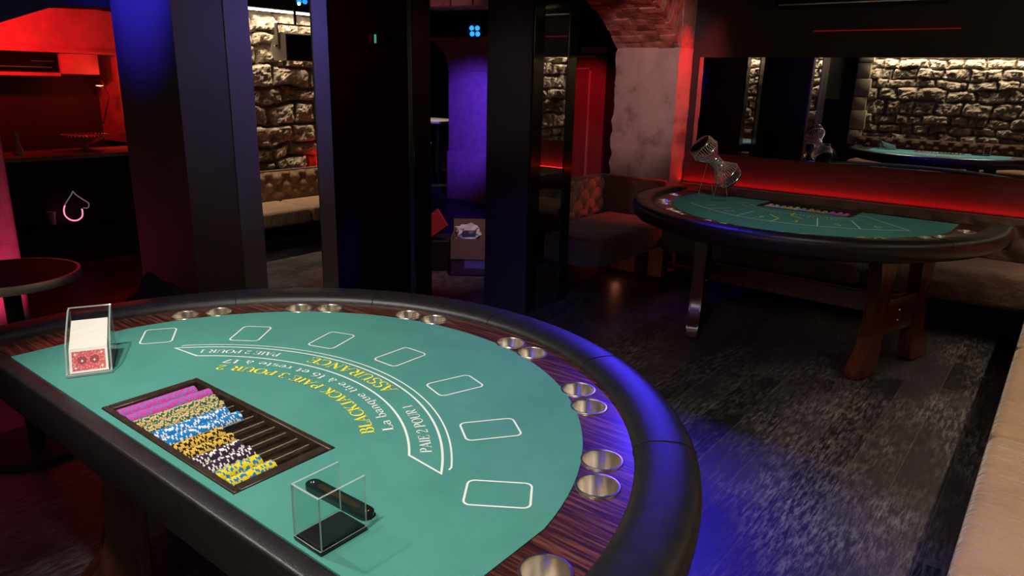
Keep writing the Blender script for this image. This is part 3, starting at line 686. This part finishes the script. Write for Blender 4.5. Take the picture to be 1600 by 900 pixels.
CH = {'pink': (chip_mesh('chip_pink', magenta, lilac, 6), 'magenta chip with lilac edge spots in the rows at the left end of the near tray', 'magenta chips in the near tray'),
      'cream': (chip_mesh('chip_cream', cream, green, 6, ochre), 'cream chip with dark green edge spots in the near chip tray', 'cream chips in the near tray'),
      'blue': (chip_mesh('chip_blue', blue, white, 5), 'bright blue chip with white edge spots in the near chip tray', 'blue chips in the near tray'),
      'yellow': (chip_mesh('chip_yellow', yellow, blackc, 6), 'golden yellow chip with black edge spots in the near chip tray', 'yellow and black chips in the near tray'),
      'plum': (chip_mesh('chip_plum', plum, white, 5), 'dark plum chip with white edge spots in the near chip tray', 'plum chips in the near tray'),
      'lemon': (chip_mesh('chip_lemon', lemon, blue, 5), 'lemon yellow chip with blue edge spots in the near chip tray', 'lemon chips in the near tray')}
ROWS1 = [('pink', 55), ('pink', 60), ('cream', 57), ('cream', 55), ('blue', 51), ('blue', 53), ('yellow', 33), ('yellow', 33), ('plum', 31), ('plum', 31), ('lemon', 28), ('lemon', 30)]
def chip_spots(rows, L_, rz):
    out = []
    for i, (k, n) in enumerate(rows):
        for j in range(n):
            out.append((k, Vector(L_(ROWX[i] + random.uniform(-.0006, .0006), .0362 + .0034 * j, -.0158)), random.uniform(0, 2 * PI)))
    return out
sp = chip_spots(ROWS1, l1, T1R); eye = Vector((0, 0, 1.52)); sp.sort(key=lambda s: (s[1] - eye).length)
for k, p, a in sp[:300]:
    me, lab, grp = CH[k]; o = bpy.data.objects.new('poker_chip', me); C.objects.link(o); o.location = p; o.rotation_euler = (0, a, T1R); tag(o, lab, 'poker chip', grp)
def chip_mass(name, spots, rz, label):
    vs, fs, mi, mats = [], [], [], []
    for k, p, a in spots:
        me = CH[k][0]; mtx = Matrix.Translation(p) @ Matrix.Rotation(rz, 4, 'Z') @ Matrix.Rotation(a, 4, 'Y'); b0 = len(vs)
        for m_ in me.materials:
            if m_ not in mats: mats.append(m_)
        vs += [mtx @ v_.co for v_ in me.vertices]
        for f in me.polygons: fs.append([b0 + q for q in f.vertices]); mi.append(mats.index(me.materials[f.material_index]))
    o = obj(name, vs, fs, None, None, False, mi, mats); tag(o, label, 'poker chips', kind='stuff'); return o
chip_mass('poker_chips', sp[300:], T1R, 'remaining magenta, cream and blue chips at the far left of the near tray')
CH['whiteblk'] = (chip_mesh('chip_white', white, blackc, 5), '', '')
ROWS2 = [('pink', 30), ('pink', 34), ('pink', 32), ('cream', 30), ('yellow', 28), ('cream', 33), ('blue', 30), ('whiteblk', 33), ('lemon', 30), ('blue', 30), ('whiteblk', 30), ('whiteblk', 34)]
o2 = []
for i, (k, n) in enumerate(ROWS2):
    for j in range(n): o2.append((k, Vector(l2(ROWX[i], .236 - .0034 * j, -.0148)), random.uniform(0, 2 * PI)))
chip_mass('poker_chips', o2, T2R, 'mixed white, blue, yellow and pink chips filling the tray of the far table')

# ------------------------------------------------------------------ card shoe on the near table
def shoe():
    ang = math.atan2(.375, -.927) + math.radians(-4)      # direction pointing backward along the shoe
    c0 = l1(-.496, .083, .0008)
    t = thing('card_shoe', 'clear acrylic card shoe holding a stack of cards on the near table', 'card shoe', c0, T1R + ang)
    # local x = backward, y = across
    W_ = .0525; th = .004
    side = [(0, 0), (.225, 0), (.225, .122), (.195, .122), (.09, .086), (.055, .068), (.010, .010), (0, .008)]
    for s in (-1, 1):
        bm = bmesh.new(); a = [bm.verts.new((x, s * W_, z)) for x, z in side]; b = [bm.verts.new((x, s * (W_ - th), z)) for x, z in side]; n = len(side)
        bm.faces.new(a); bm.faces.new(b[::-1])
        for i in range(n):
            f = bm.faces.new((a[i], b[i], b[(i + 1) % n], a[(i + 1) % n])); f.material_index = 1
        bobj('side_wall', bm, None, t, mats=[M['acrylic'], M['acrylic_edge']])
    bm = bmesh.new(); add_box(bm, .0, .225, -W_ + th, W_ - th, 0, .004); bobj('base_plate', bm, M['acrylic_edge'], t)
    bm = bmesh.new(); add_box(bm, .219, .225, -W_ + th, W_ - th, .004, .122)
    o = bobj('back_wall', bm, None, t, mats=[M['acrylic'], M['acrylic_edge']])
    for p in o.data.polygons:
        if abs(p.normal.x) < .5: p.material_index = 1
    bm = bmesh.new(); add_box(bm, -.001, .004, -W_ + th, W_ - th, .002, .007); bobj('front_lip', bm, M['acrylic_edge'], t)
    tube('back_rod', [(.222, -W_, .122), (.222, W_, .122)], .0022, M['acrylic_edge'], t, 6)
    # cards lean back on a ramp; the block of edges is white
    m_ = Matrix.Translation(c0) @ Matrix.Rotation(T1R + ang, 4, 'Z')
    hw = .0438
    def world(p): return m_ @ Vector(p)
    prof = [(.0125, .0055), (.0505, .060), (.178, .0985), (.182, .093), (.146, .034), (.10, .010)]
    bm = bmesh.new(); a = [bm.verts.new(world((x, -hw, z))) for x, z in prof]; b = [bm.verts.new(world((x, hw, z))) for x, z in prof]; n = len(prof)
    bm.faces.new(a); bm.faces.new(b[::-1])
    for i in range(n): bm.faces.new((a[i], b[i], b[(i + 1) % n], a[(i + 1) % n]))
    tag(bobj('card_stack', bm, M['card_white']), 'thick white edged stack of playing cards inside the clear shoe', 'cards', kind='stuff')
    # the front card: red patterned back
    d = Vector((.038, 0, .0545)).normalized(); n_ = Vector((-.0545, 0, .038)).normalized()
    k = thing('playing_card', 'red backed playing card at the front of the shoe', 'card', world((.0115, 0, .0062)))
    base = Vector((.0115, 0, .0062)); inv = Matrix.Translation(-Vector(k.location))
    def quad(name, u0, u1, v0, v1, lift, mt):
        vs = []
        for lf in (lift, lift + .0004):
            for (u, v_) in ((u0, v0), (u1, v0), (u1, v1), (u0, v1)):
                vs.append(inv @ world(base + Vector((0, u, 0)) + d * v_ + n_ * lf))
        fs = [(3, 2, 1, 0), (4, 5, 6, 7), (0, 1, 5, 4), (1, 2, 6, 5), (2, 3, 7, 6), (3, 0, 4, 7)]
        return obj(name, vs, fs, mt, k)
    quad('card_face', -.044, .044, 0, .0635, 0, M['card_paper']); quad('red_pattern', -.038, .038, .006, .0575, .0005, M['card_red'])
    for (u, v_, r_) in ((-.013, .033, .011), (.015, .033, .011)):
        vs = []
        for i in range(20):
            aa = 2 * PI * i / 20; vs.append(inv @ world(base + Vector((0, u + r_ * math.cos(aa), 0)) + d * (v_ + r_ * math.sin(aa)) + n_ * .0011))
        obj('rosette', vs, [list(range(20))], M['card_ink'], k)
    for (u, v_) in ((-.030, .050), (.030, .050), (-.030, .013), (.030, .013), (-.013, .031), (.015, .031)):
        vs = []
        for i in range(8):
            aa = 2 * PI * i / 8; r_ = .0045 if i % 2 == 0 else .0018; vs.append(inv @ world(base + Vector((0, u + r_ * math.cos(aa), 0)) + d * (v_ + r_ * math.sin(aa)) + n_ * .0014))
        obj('corner_star', vs, [list(range(8))], M['card_paper'], k)
shoe()
# discard holder: clear box on a black base
def discard():
    t = thing('discard_holder', 'clear acrylic discard box with black base at the near table edge', 'card holder', l1(.5195, .0575, .001), T1R)
    a, b, h, th = .0365, .049, .106, .0035
    bm = bmesh.new(); add_box(bm, -a - .001, a + .001, -b - .001, b + .001, 0, .007, .0025, 2); bobj('base', bm, M['black_plastic'], t, True)
    bm = bmesh.new(); add_box(bm, -a + .005, a - .005, -b + .005, b - .005, .007, .011, .001, 1); bobj('base_pad', bm, M['black_plastic'], t, True)
    def wall(nm, x0, x1, y0, y1):
        bm = bmesh.new(); add_box(bm, x0, x1, y0, y1, .007, h)
        o = bobj(nm, bm, None, t, mats=[M['acrylic'], M['acrylic_edge']])
        thin_x = (x1 - x0) < (y1 - y0)
        for p in o.data.polygons:
            if abs(p.normal.z) > .5 or (abs(p.normal.y) > .5 and thin_x) or (abs(p.normal.x) > .5 and not thin_x): p.material_index = 1
    wall('front_wall', -a, a, -b, -b + th); wall('side_wall', a - th, a, -b + th, b); wall('side_wall', -a, -a + th, -b + th, b); 
discard()
def bar_tool():
    t = thing('bar_tool', 'black rounded bar with a brass slot lying behind the clear discard box', 'tool', l1(.450, .130, .0012), T1R + math.radians(1.5))
    pts = [(.088 * sx + .0 + .0155 * math.cos(a) * 1, .0155 * math.sin(a)) for sx, r0 in ((1, -90), (-1, 90)) for a in [math.radians(r0 + 180 * i / 8) for i in range(9)]]
    pts = [(x - (.0155 if x > 0 else -.0155), y) for x, y in pts]
    bm = bmesh.new(); add_prism(bm, pts, 0, .012); bmesh.ops.bevel(bm, geom=bm.edges[:], offset=.0015, segments=2, affect='EDGES'); bobj('body', bm, M['black_plastic'], t, True)
    pts2 = [(x * .66 , y * .36) for x, y in pts]; bm = bmesh.new(); add_prism(bm, pts2, .012, .0126); bobj('slot', bm, M['brass'], t)
    for sx in (-1, 1): lathe('screw', [(0, .0145), (.003, .0142), (.0045, .0122)], M['chrome'], t, 12, (sx * .076, 0, 0))
bar_tool()

# ------------------------------------------------------------------ wire cage on the far table
def cage():
    Pf = Vector(l2(.528, .243)); Pb = Vector(l2(.700, .088)); mid = (Pf + Pb) / 2
    ax = (Pb - Pf); half = ax.length / 2; ang = math.atan2(ax.y, ax.x)
    t = thing('wire_cage', 'hourglass shaped chrome wire dice cage on two triangular stands on the far table', 'cage', (mid.x, mid.y, T2[2] + .0012), ang)
    H = .235
    for sx in (-1, 1):
        bm = bmesh.new(); x = sx * half
        add_tube(bm, [(x, -.052, .003), (x, .052, .003), (x, .004, H), (x, -.004, H)], .0028, 6, closed=True); bobj('stand', bm, M['wire'], t, True)
    tube('axle', [(-half, 0, H), (half, 0, H)], .003, M['wire'], t, 8)
    tilt = math.radians(47)
    # hourglass along local direction u in the plane perpendicular to the axle
    u = Vector((0, math.sin(tilt), math.cos(tilt))); e1 = Vector((1, 0, 0)); e2 = u.cross(e1)
    prof = [(-.175, .055), (-.160, .078), (-.105, .088), (-.030, .036), (.030, .036), (.105, .088), (.160, .078), (.175, .055)]
    c = Vector((0, 0, H)); n = 30
    bm = bmesh.new()
    for j in range(n):
        a = 2 * PI * j / n; d = e1 * math.cos(a) + e2 * math.sin(a)
        add_tube(bm, [c + u * s + d * r_ for s, r_ in prof], .0021, 5)
    bobj('wire_body', bm, M['wire'], t, True)
    for s, r_, q in ((-.160, .078, .0028), (-.105, .088, .003), (-.030, .036, .004), (-.010, .036, .003), (.010, .036, .003), (.030, .036, .004), (.105, .088, .003), (.160, .078, .0028)):
        tube('hoop', [c + u * s + (e1 * math.cos(2 * PI * i / 28) + e2 * math.sin(2 * PI * i / 28)) * r_ for i in range(28)], q, M['wire'], t, 5, True)
    for sgn in (-1, 1):
        bm = bmesh.new(); add_lathe(bm, [(0, sgn * .168), (.070, sgn * .168), (.072, sgn * .174), (.05, sgn * .184), (0, sgn * .186)], 24)
        rot = Matrix((e1, e2, u)).transposed(); bmesh.ops.transform(bm, matrix=Matrix.Translation(c) @ rot.to_4x4(), verts=bm.verts[:]); bobj('end_cap', bm, M['black_plastic'], t, True)
cage()

# ------------------------------------------------------------------ benches
def tufted(name, width, height, place, mt, parent, dx=.19, dz=.15, depth=.035):
    nx, nz = max(8, int(width / .018)), max(8, int(height / .018)); vs = []
    for j in range(nz + 1):
        for i in range(nx + 1):
            u, v_ = width * i / nx, height * j / nz
            a = (u / dx + v_ / dz); b = (u / dx - v_ / dz)
            fa, fb = abs(a - round(a)), abs(b - round(b))
            puff = (math.sin(PI * fa) ** .6) * (math.sin(PI * fb) ** .6)
            e = min(v_, height - v_) / .04; puff *= min(1, max(0, e)) ** .5
            vs.append(place(u, v_, depth * puff))
    fs = [(j * (nx + 1) + i, j * (nx + 1) + i + 1, (j + 1) * (nx + 1) + i + 1, (j + 1) * (nx + 1) + i) for j in range(nz) for i in range(nx)]
    o = obj(name, vs, fs, mt, parent, True)
    bm = bmesh.new()
    for k in range(-60, 60):
        for l_ in range(-60, 60):
            u, v_ = (k + l_) * dx / 2, (k - l_) * dz / 2
            if .03 < u < width - .03 and .05 < v_ < height - .05:
                p = Vector(place(u, v_, .006)); r = bmesh.ops.create_icosphere(bm, subdivisions=1, radius=.011)
                for v0 in r['verts']: v0.co += p
    if len(bm.verts): bobj('buttons', bm, mt, o, True); o.children[0]['kind'] = 'stuff'
    else: bm.free()
    return o
def cushion(name, x0, x1, y0, y1, z0, z1, mt, parent, bev=.045):
    bm = bmesh.new(); add_box(bm, x0, x1, y0, y1, z0, z1, bev, 4); return bobj(name, bm, mt, parent, True)
t = thing('bench', 'long beige velvet bench along the right side beside the camera', 'bench', (0, 0, 0))
for k in range(4): cushion('seat', -.06, .47, .54 + k * 1.15, .54 + (k + 1) * 1.15 - .003, .245, .385, M['velvet'], t, .04)
box('plinth', .10, .58, .55, 5.12, 0, .25, M['matte_black'], t)
tufted('backrest', 4.3, .29, lambda u, v, h: (.50 - h, .78 + u, .355 + v), M['velvet'], t)
box('back_frame', .50, .555, .75, 5.12, .2, .655, M['velvet_dark'], t)
t = thing('bench', 'dark velvet bench under the red light along the back wall', 'bench', (0, 0, 0))
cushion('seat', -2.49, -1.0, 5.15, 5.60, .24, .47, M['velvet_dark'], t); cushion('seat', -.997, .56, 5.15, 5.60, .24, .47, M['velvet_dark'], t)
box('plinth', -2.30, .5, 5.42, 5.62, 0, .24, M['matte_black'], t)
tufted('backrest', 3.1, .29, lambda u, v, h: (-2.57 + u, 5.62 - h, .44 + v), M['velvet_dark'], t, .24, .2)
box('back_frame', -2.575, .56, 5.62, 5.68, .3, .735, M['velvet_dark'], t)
t = thing('bench', 'tufted velvet corner bench below the plaster pier', 'bench', (0, 0, 0))
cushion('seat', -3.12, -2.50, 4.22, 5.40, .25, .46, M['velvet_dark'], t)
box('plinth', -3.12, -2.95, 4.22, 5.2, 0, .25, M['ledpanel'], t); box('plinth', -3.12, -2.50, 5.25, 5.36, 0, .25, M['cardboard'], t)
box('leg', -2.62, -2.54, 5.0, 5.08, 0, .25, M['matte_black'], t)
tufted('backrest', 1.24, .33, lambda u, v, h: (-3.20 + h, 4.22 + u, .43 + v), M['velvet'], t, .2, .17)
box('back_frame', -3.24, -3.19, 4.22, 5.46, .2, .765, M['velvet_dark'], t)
box('pier_backrest', -3.19, -2.60, 5.40, 5.47, .30, .765, M['velvet_dark'], t, .015)
t = thing('bench', 'tufted velvet bench under the stone wall seen in the back mirror', 'bench', (0, 0, 0))
cushion('seat', -2.85, -.5, -1.25, -.72, .25, .46, M['velvet'], t); box('plinth', -2.8, -.55, -1.25, -.85, 0, .25, M['matte_black'], t)
tufted('backrest', 2.35, .36, lambda u, v, h: (-2.85 + u, -1.20 + h, .44 + v), M['velvet_dark'], t); box('back_frame', -2.85, -.5, -1.25, -1.2, .2, .80, M['velvet_dark'], t)  # darker velvet puts the backrest's shade into its colour

# ------------------------------------------------------------------ things seen in the mirrors: speaker and blue lamp on the right wall
t = thing('loudspeaker', 'grey loudspeaker on a bracket, reflected in the column mirror', 'speaker', (.26, 4.28, 1.75))
pr = [(-.115, -.11), (-.115, .11), (-.05, .125), (.06, .09), (.125, -.02), (.06, -.11)]
bm = bmesh.new(); a = [bm.verts.new((x, -.33, z)) for x, z in pr]; b = [bm.verts.new((x, .33, z)) for x, z in pr]
bm.faces.new(a); bm.faces.new(b[::-1])
for i in range(len(pr)): bm.faces.new((a[i], b[i], b[(i + 1) % len(pr)], a[(i + 1) % len(pr)]))
bobj('cabinet', bm, M['speaker_grey'], t); box('grille', -.128, -.114, -.325, .325, -.108, .108, M['matte_black'], t, .006)
bm = bmesh.new(); add_box(bm, -.035, .005, -.352, -.340, -.02, .185, .002, 1); add_box(bm, -.035, .005, .340, .352, -.02, .185, .002, 1); add_box(bm, -.035, .005, -.352, .352, .185, .197, .002, 1); bobj('bracket', bm, M['speaker_grey'], t)
tube('hanger', [(-.015, -.15, .197), (-.015, -.15, .80)], .012, M['black_plastic'], t); lathe('knob', [(0, .02), (.018, .018), (.02, 0), (0, 0)], M['chrome'], t, 12, (-.015, -.356, 0))
def par(loc, target, label, r_=.075):
    t = thing('stage_lamp', label, 'stage light', loc)
    t.rotation_euler = (Vector(target) - Vector(loc)).to_track_quat('-Z', 'Y').to_euler()
    lathe('housing', [(0, .16), (r_ * .7, .15), (r_, .06), (r_, 0), (r_ * .9, 0), (r_ * .9, .02), (0, .02)], M['matte_black'], t, 24)
    for i in range(4):
        a = PI / 4 + i * PI / 2; lathe('lens', [(0, -.004), (r_ * .26, -.002), (r_ * .28, .012), (0, .012)], M['blue_lens'], t, 14, (r_ * .48 * math.cos(a), r_ * .48 * math.sin(a), 0))
    bm = bmesh.new(); add_box(bm, -r_ - .012, -r_ - .006, -.012, .012, .03, .24); add_box(bm, r_ + .006, r_ + .012, -.012, .012, .03, .24); add_box(bm, -r_ - .012, r_ + .012, -.012, .012, .235, .243); bobj('yoke', bm, M['matte_black'], t)
    inv = t.rotation_euler.to_matrix().transposed(); p0 = Vector((0, 0, .24)); tube('hanger', [p0, inv @ Vector((0, 0, 2.548 - loc[2]))], .008, M['matte_black'], t)
par((-.03, 4.00, 2.13), (-.9, 2.6, .8), 'blue stage lamp under the ceiling, reflected above the speaker in the mirror')
par((-4.42, 5.12, 1.93), (-3.6, 3.6, 1.25), 'bright blue stage lamp hanging inside the arcade opening')

# ------------------------------------------------------------------ far room through the arcade opening
def vault_pier():
    t = thing('vaulted_pier', 'tall pale vaulted pier flooded with violet blue light', 'pillar', (-6.15, 7.0, 0))
    bm = bmesh.new(); add_box(bm, -.325, .32, 0, .5, 0, 1.62, .012, 2); bobj('shaft', bm, M['stucco'], t, True)
    bm = bmesh.new(); add_box(bm, -.34, .335, -.015, .5, 0, .62, .012, 2); bobj('plinth', bm, M['stucco'], t, True)
    bm = bmesh.new(); n = 12; A_, Bq = [], []
    for i in range(n + 1):
        u = i / n; w0 = .325 + .55 * (1 - math.sqrt(max(0, 1 - u * u))); z = 1.62 + .40 * u
        A_.append([bm.verts.new((-w0, 0, z)), bm.verts.new((.32 + .3 * u * u, 0, z)), bm.verts.new((.32 + .3 * u * u, .5, z)), bm.verts.new((-w0, .5, z))])
    for p, q in zip(A_[:-1], A_[1:]):
        for j in range(4): bm.faces.new((p[j], p[(j + 1) % 4], q[(j + 1) % 4], q[j]))
    bobj('springer', bm, M['stucco'], t, True)
vault_pier()
t = thing('high_table', 'small lit high table beyond the violet pier', 'table', (-7.8, 8.2, 0))
box('table_top', -.45, .35, -.35, .35, .88, .92, M['card_paper'], t, .008)
for x, y in ((-.4, -.3), (.3, -.3), (-.4, .3), (.3, .3)): box('leg', x - .02, x + .02, y - .02, y + .02, 0, .88, M['matte_black'], t)
t = thing('bar_stool', 'dark bar stool with pale seat under the lit high table', 'stool', (-7.72, 7.75, 0))
lathe('seat', [(0, .62), (.14, .62), (.16, .60), (.15, .56), (0, .56)], M['card_paper'], t, 20)
for i in range(4):
    a = PI / 4 + i * PI / 2; tube('leg', [(.11 * math.cos(a), .11 * math.sin(a), .56), (.17 * math.cos(a), .17 * math.sin(a), 0.01)], .011, M['matte_black'], t)
struct(box('baseboard_far', -8.7, -6.5, 9.46, 9.5, 0, .12, M['trim_pale']))
struct(box('door_1', -6.42, -5.62, 9.44, 9.5, 0, 1.93, M['door_red']), 'dark red door at the end of the arcade')
bm = bmesh.new(); add_box(bm, -6.34, -6.30, 9.42, 9.44, .1, 1.72); add_box(bm, -5.90, -5.87, 9.42, 9.44, .1, 1.72); add_box(bm, -6.34, -5.87, 9.42, 9.44, 1.70, 1.725); add_box(bm, -6.42, -5.80, 9.40, 9.44, 1.86, 1.90); add_box(bm, -6.05, -5.62, 9.40, 9.44, 1.93, 2.02)
struct(bobj('trim_7', bm, M['trim_pale']), 'thin pale frame lines of the red door')
t = thing('exit_sign', 'small dim green sign high in the dark arcade', 'sign', (-3.52, 3.155, 1.71))
box('case', -.06, .06, 0, .043, 0, .07, M['black_plastic'], t, .005); box('panel', -.012, .005, -.003, .0, .01, .06, M['green_exit'], t)
# cardboard box
def carton():
    t = thing('cardboard_box', 'open cardboard box with a white label on the arcade floor', 'box', (-3.76, 4.36, 0), math.radians(38))
    bm = bmesh.new()
    for (x0, x1, y0, y1) in ((-.17, .17, -.14, -.135), (-.17, .17, .135, .14), (-.17, -.165, -.135, .135), (.165, .17, -.135, .135)): add_box(bm, x0, x1, y0, y1, .0, .30)
    add_box(bm, -.17, .17, -.14, .14, 0, .006); bobj('body', bm, M['cardboard'], t)
    def flap(v): 
        bm = bmesh.new(); vs = [bm.verts.new(p) for p in v]; bm.faces.new(vs); r = bmesh.ops.solidify(bm, geom=bm.faces[:], thickness=.004); bobj('flap', bm, M['cardboard'], t)
    flap([(-.17, -.142, .30), (.17, -.142, .30), (.172, -.20, .15), (-.168, -.20, .15)]); flap([(.17, -.14, .30), (.17, .14, .30), (.29, .14, .26), (.29, -.14, .26)]); flap([(-.17, .14, .30), (.17, .14, .30), (.17, .2, .40), (-.17, .2, .40)])
    box('label', -.06, .12, -.1445, -.1405, .06, .14, M['paper'], t)
    bm = bmesh.new(); bmesh.ops.create_icosphere(bm, subdivisions=3, radius=.10)
    for v_ in bm.verts:
        k = 1 + .35 * math.sin(v_.co.x * 70 + 2 * math.sin(v_.co.y * 50)) * math.cos(v_.co.z * 60); v_.co = Vector((v_.co.x * k, v_.co.y * k, v_.co.z * .75 * k))
    o = bobj('crumpled_paper', bm, M['paper']); c_ = Matrix.Rotation(math.radians(38), 3, 'Z') @ Vector((-.04, -.02, 0)); o.location = (-3.76 + c_.x, 4.36 + c_.y, .32); tag(o, 'crumpled white paper sticking out of the cardboard box', 'paper')
    bm = bmesh.new(); add_box(bm, -.13, .13, -.01, .01, -.085, .085, .004, 1)
    o = bobj('red_folder', bm, M['red_cloth']); o.location = (-4.06, 4.18, .36); o.rotation_euler = (math.radians(-20), math.radians(-38), math.radians(30)); tag(o, 'dark red folder leaning out on the left of the cardboard box', 'folder')
    bm = bmesh.new(); add_box(bm, -.08, .08, -.16, .16, 0, .25, .006, 1)
    o = bobj('dark_carton', bm, M['matte_black'], None, True); o.location = (-4.06, 4.30, 0); o.rotation_euler = (0, 0, math.radians(38)); tag(o, 'dark carton standing left of the open cardboard box', 'box')
carton()

# ------------------------------------------------------------------ bar on the left
t = thing('bar_counter', 'dark bar counter glowing red at the left', 'bar counter', (0, 0, 0))
box('worktop', -6.75, -6.25, .4, 4.4, .84, .875, M['redwall'], t, .006); box('front', -6.65, -6.30, .4, 4.4, 0, .84, M['matte_black'], t)
box('ledge', -6.30, -6.24, .4, 2.70, .315, .345, M['black_gloss'], t, .004); box('base', -6.31, -6.28, .4, 4.4, 0, .1, M['matte_black'], t)
struct(box('wall_bar', -7.30, -7.0, -1, 5.2, 1.66, 2.55, M['redwall']))
bm = bmesh.new(); add_box(bm, -7.25, -7.02, 2.72, 3.03, 1.48, 1.655, .01, 2); add_box(bm, -7.25, -7.02, -1, 2.71, 1.46, 1.492, .004, 1)
struct(bobj('trim_8', bm, M['redwall'], None, True)); struct(box('trim_9', -7.3, -6.98, -1, 5.2, 1.655, 1.675, M['redwall']))
struct(box('wall_bar_back', -7.6, -7.5, -1, 5.2, 0, 1.66, M['dark_wall']))
struct(box('trim_10', -7.5, -6.9, 3.20, 3.6, .875, 1.66, M['redwall']), 'red lit end wall of the bar')
t = thing('bar_cooler', 'black slatted cooling unit in the band above the bar', 'air conditioner', (-7.1, 2.25, 1.495))
box('body', -.12, .06, -.6, .45, 0, .15, M['black_gloss'], t, .004); box('slat', .06, .066, -.55, .40, .035, .042, M['steel'], t); box('slat', .06, .066, .25, .42, .085, .091, M['steel'], t)
t = thing('red_spot', 'small red spotlight aimed at the end wall of the bar', 'spotlight', (-6.9, 2.96, 1.38)); rr_ = (0, math.radians(200), math.radians(60))
lathe('housing', [(0, .09), (.035, .085), (.04, 0), (.034, 0), (.03, .01), (0, .01)], M['matte_black'], t, 18); lathe('lens', [(0, .004), (.022, .006), (.03, .011)], M['red_glow'], t, 16); tube('arm', [(0, 0, -.06), (-.09, 0, .05), (-.10, 0, .30)], .006, M['matte_black'], t)
for ch in t.children[:2]: ch.rotation_euler = rr_
lathe('wall_light', [(0, .07), (.03, .06), (.035, 0), (.03, -.06), (0, -.07)], M['red_glow'], None, 16, (-6.86, 3.155, 1.33)); o = bpy.data.objects['wall_light']; tag(o, 'glowing orange red wall light beside the blue lit column', 'light'); 
t = thing('glass_bowl', 'wide glass bowl with a beaded rim on the bar counter', 'bowl', (-6.55, 2.64, .875))
lathe('bowl', [(0, .0), (.06, .004), (.02, .02), (.02, .05), (.10, .075), (.17, .115), (.165, .118), (.095, .082), (0, .06)], M['glassware'], t, 28)
bm = bmesh.new()
for i in range(36):
    r = bmesh.ops.create_icosphere(bm, subdivisions=1, radius=.011)
    for v_ in r['verts']: v_.co += Vector((.168 * math.cos(2 * PI * i / 36), .168 * math.sin(2 * PI * i / 36), .122))
bobj('beaded_rim', bm, M['glassware'], t, True)
tag(lathe('cone_lamp', [(0, .17), (.012, .165), (.02, .08), (.045, .0), (0, 0)], M['glassware'], None, 18, (-6.55, 2.14, .875)), 'slim dark red cone standing on the bar counter', 'decoration')
tag(lathe('tea_light', [(0, .03), (.03, .03), (.036, .02), (.034, 0), (0, 0)], M['glassware'], None, 16, (-6.42, 2.10, .875)), 'small glass tea light on the front edge of the bar', 'candle holder')
tag(lathe('cup', [(0, .0), (.022, .0), (.03, .075), (.036, .1), (.03, .1), (.025, .085), (0, .02)], M['glassware'], None, 14, (-6.262, 2.20, .3455)), 'small red lit cup on the ledge under the bar counter', 'cup')
t = thing('neon_heart', 'small upside down heart outline in pink neon on the bar front', 'neon sign', (-6.215, 2.36, .46))
# heart outline in (y, z)
hp = [(.0, .16), (-.02, .125), (-.075, .06), (-.105, .0), (-.10, -.06), (-.055, -.105), (.005, -.115), (.055, -.085), (.065, -.03), (.06, -.015)]
def smoothpts(p, n=5):
    out = []
    for i in range(len(p) - 1):
        p0, p1, p2, p3 = [Vector(p[max(0, min(len(p) - 1, i + k))]) for k in (-1, 0, 1, 2)]
        for j in range(n):
            s = j / n; out.append(.5 * ((2 * p1) + (p2 - p0) * s + (2 * p0 - 5 * p1 + 4 * p2 - p3) * s * s + (3 * p1 - p0 - 3 * p2 + p3) * s ** 3))
    return out + [Vector(p[-1])]
k = smoothpts(hp); tube('lit_tube', [(0, q.x * .78, q.y * .85) for q in k[12:]], .0055, M['pink_neon'], t); tube('unlit_tube', [(0, q.x * .78, q.y * .85) for q in k[:13]], .0045, M['grey_tube_glow'], t)
k2 = smoothpts([(.0, .16), (.03, .12), (.09, .07), (.135, .03), (.12, -.01), (.08, -.005)]); tube('unlit_tube', [(.0, q.x * .78, q.y * .85) for q in k2], .0045, M['grey_tube_glow'], t)
t = thing('round_table', 'round dark high table with a silver rim at the left edge', 'table', (-3.21, .945, 0))
lathe('table_top', [(0, .75), (.235, .75), (.235, .72), (0, .72)], M['table_laminate'], t, 48); lathe('rim', [(.235, .752), (.246, .752), (.249, .737), (.246, .719), (.235, .717)], M['satin'], t, 48)
tube('pole', [(0, 0, .02), (0, 0, .715)], .03, M['matte_black'], t, 16); lathe('foot', [(0, .03), (.2, .02), (.21, 0), (0, 0)], M['matte_black'], t, 32)
# dark bag by the blue column
bm = bmesh.new(); bmesh.ops.create_icosphere(bm, subdivisions=4, radius=1)
for v_ in bm.verts:
    n_ = 1 + .08 * math.sin(7 * v_.co.x + 3 * v_.co.z) * math.cos(6 * v_.co.y); v_.co = Vector((v_.co.x * .14 * n_, v_.co.y * .16 * n_, max(0, .38 + v_.co.z * .40 * n_)))
o = bobj('black_bag', bm, M['bag'], None, True); o.location = (-2.62, 1.22, 0); tag(o, 'black bag slumped at the foot of the blue lit column', 'bag')
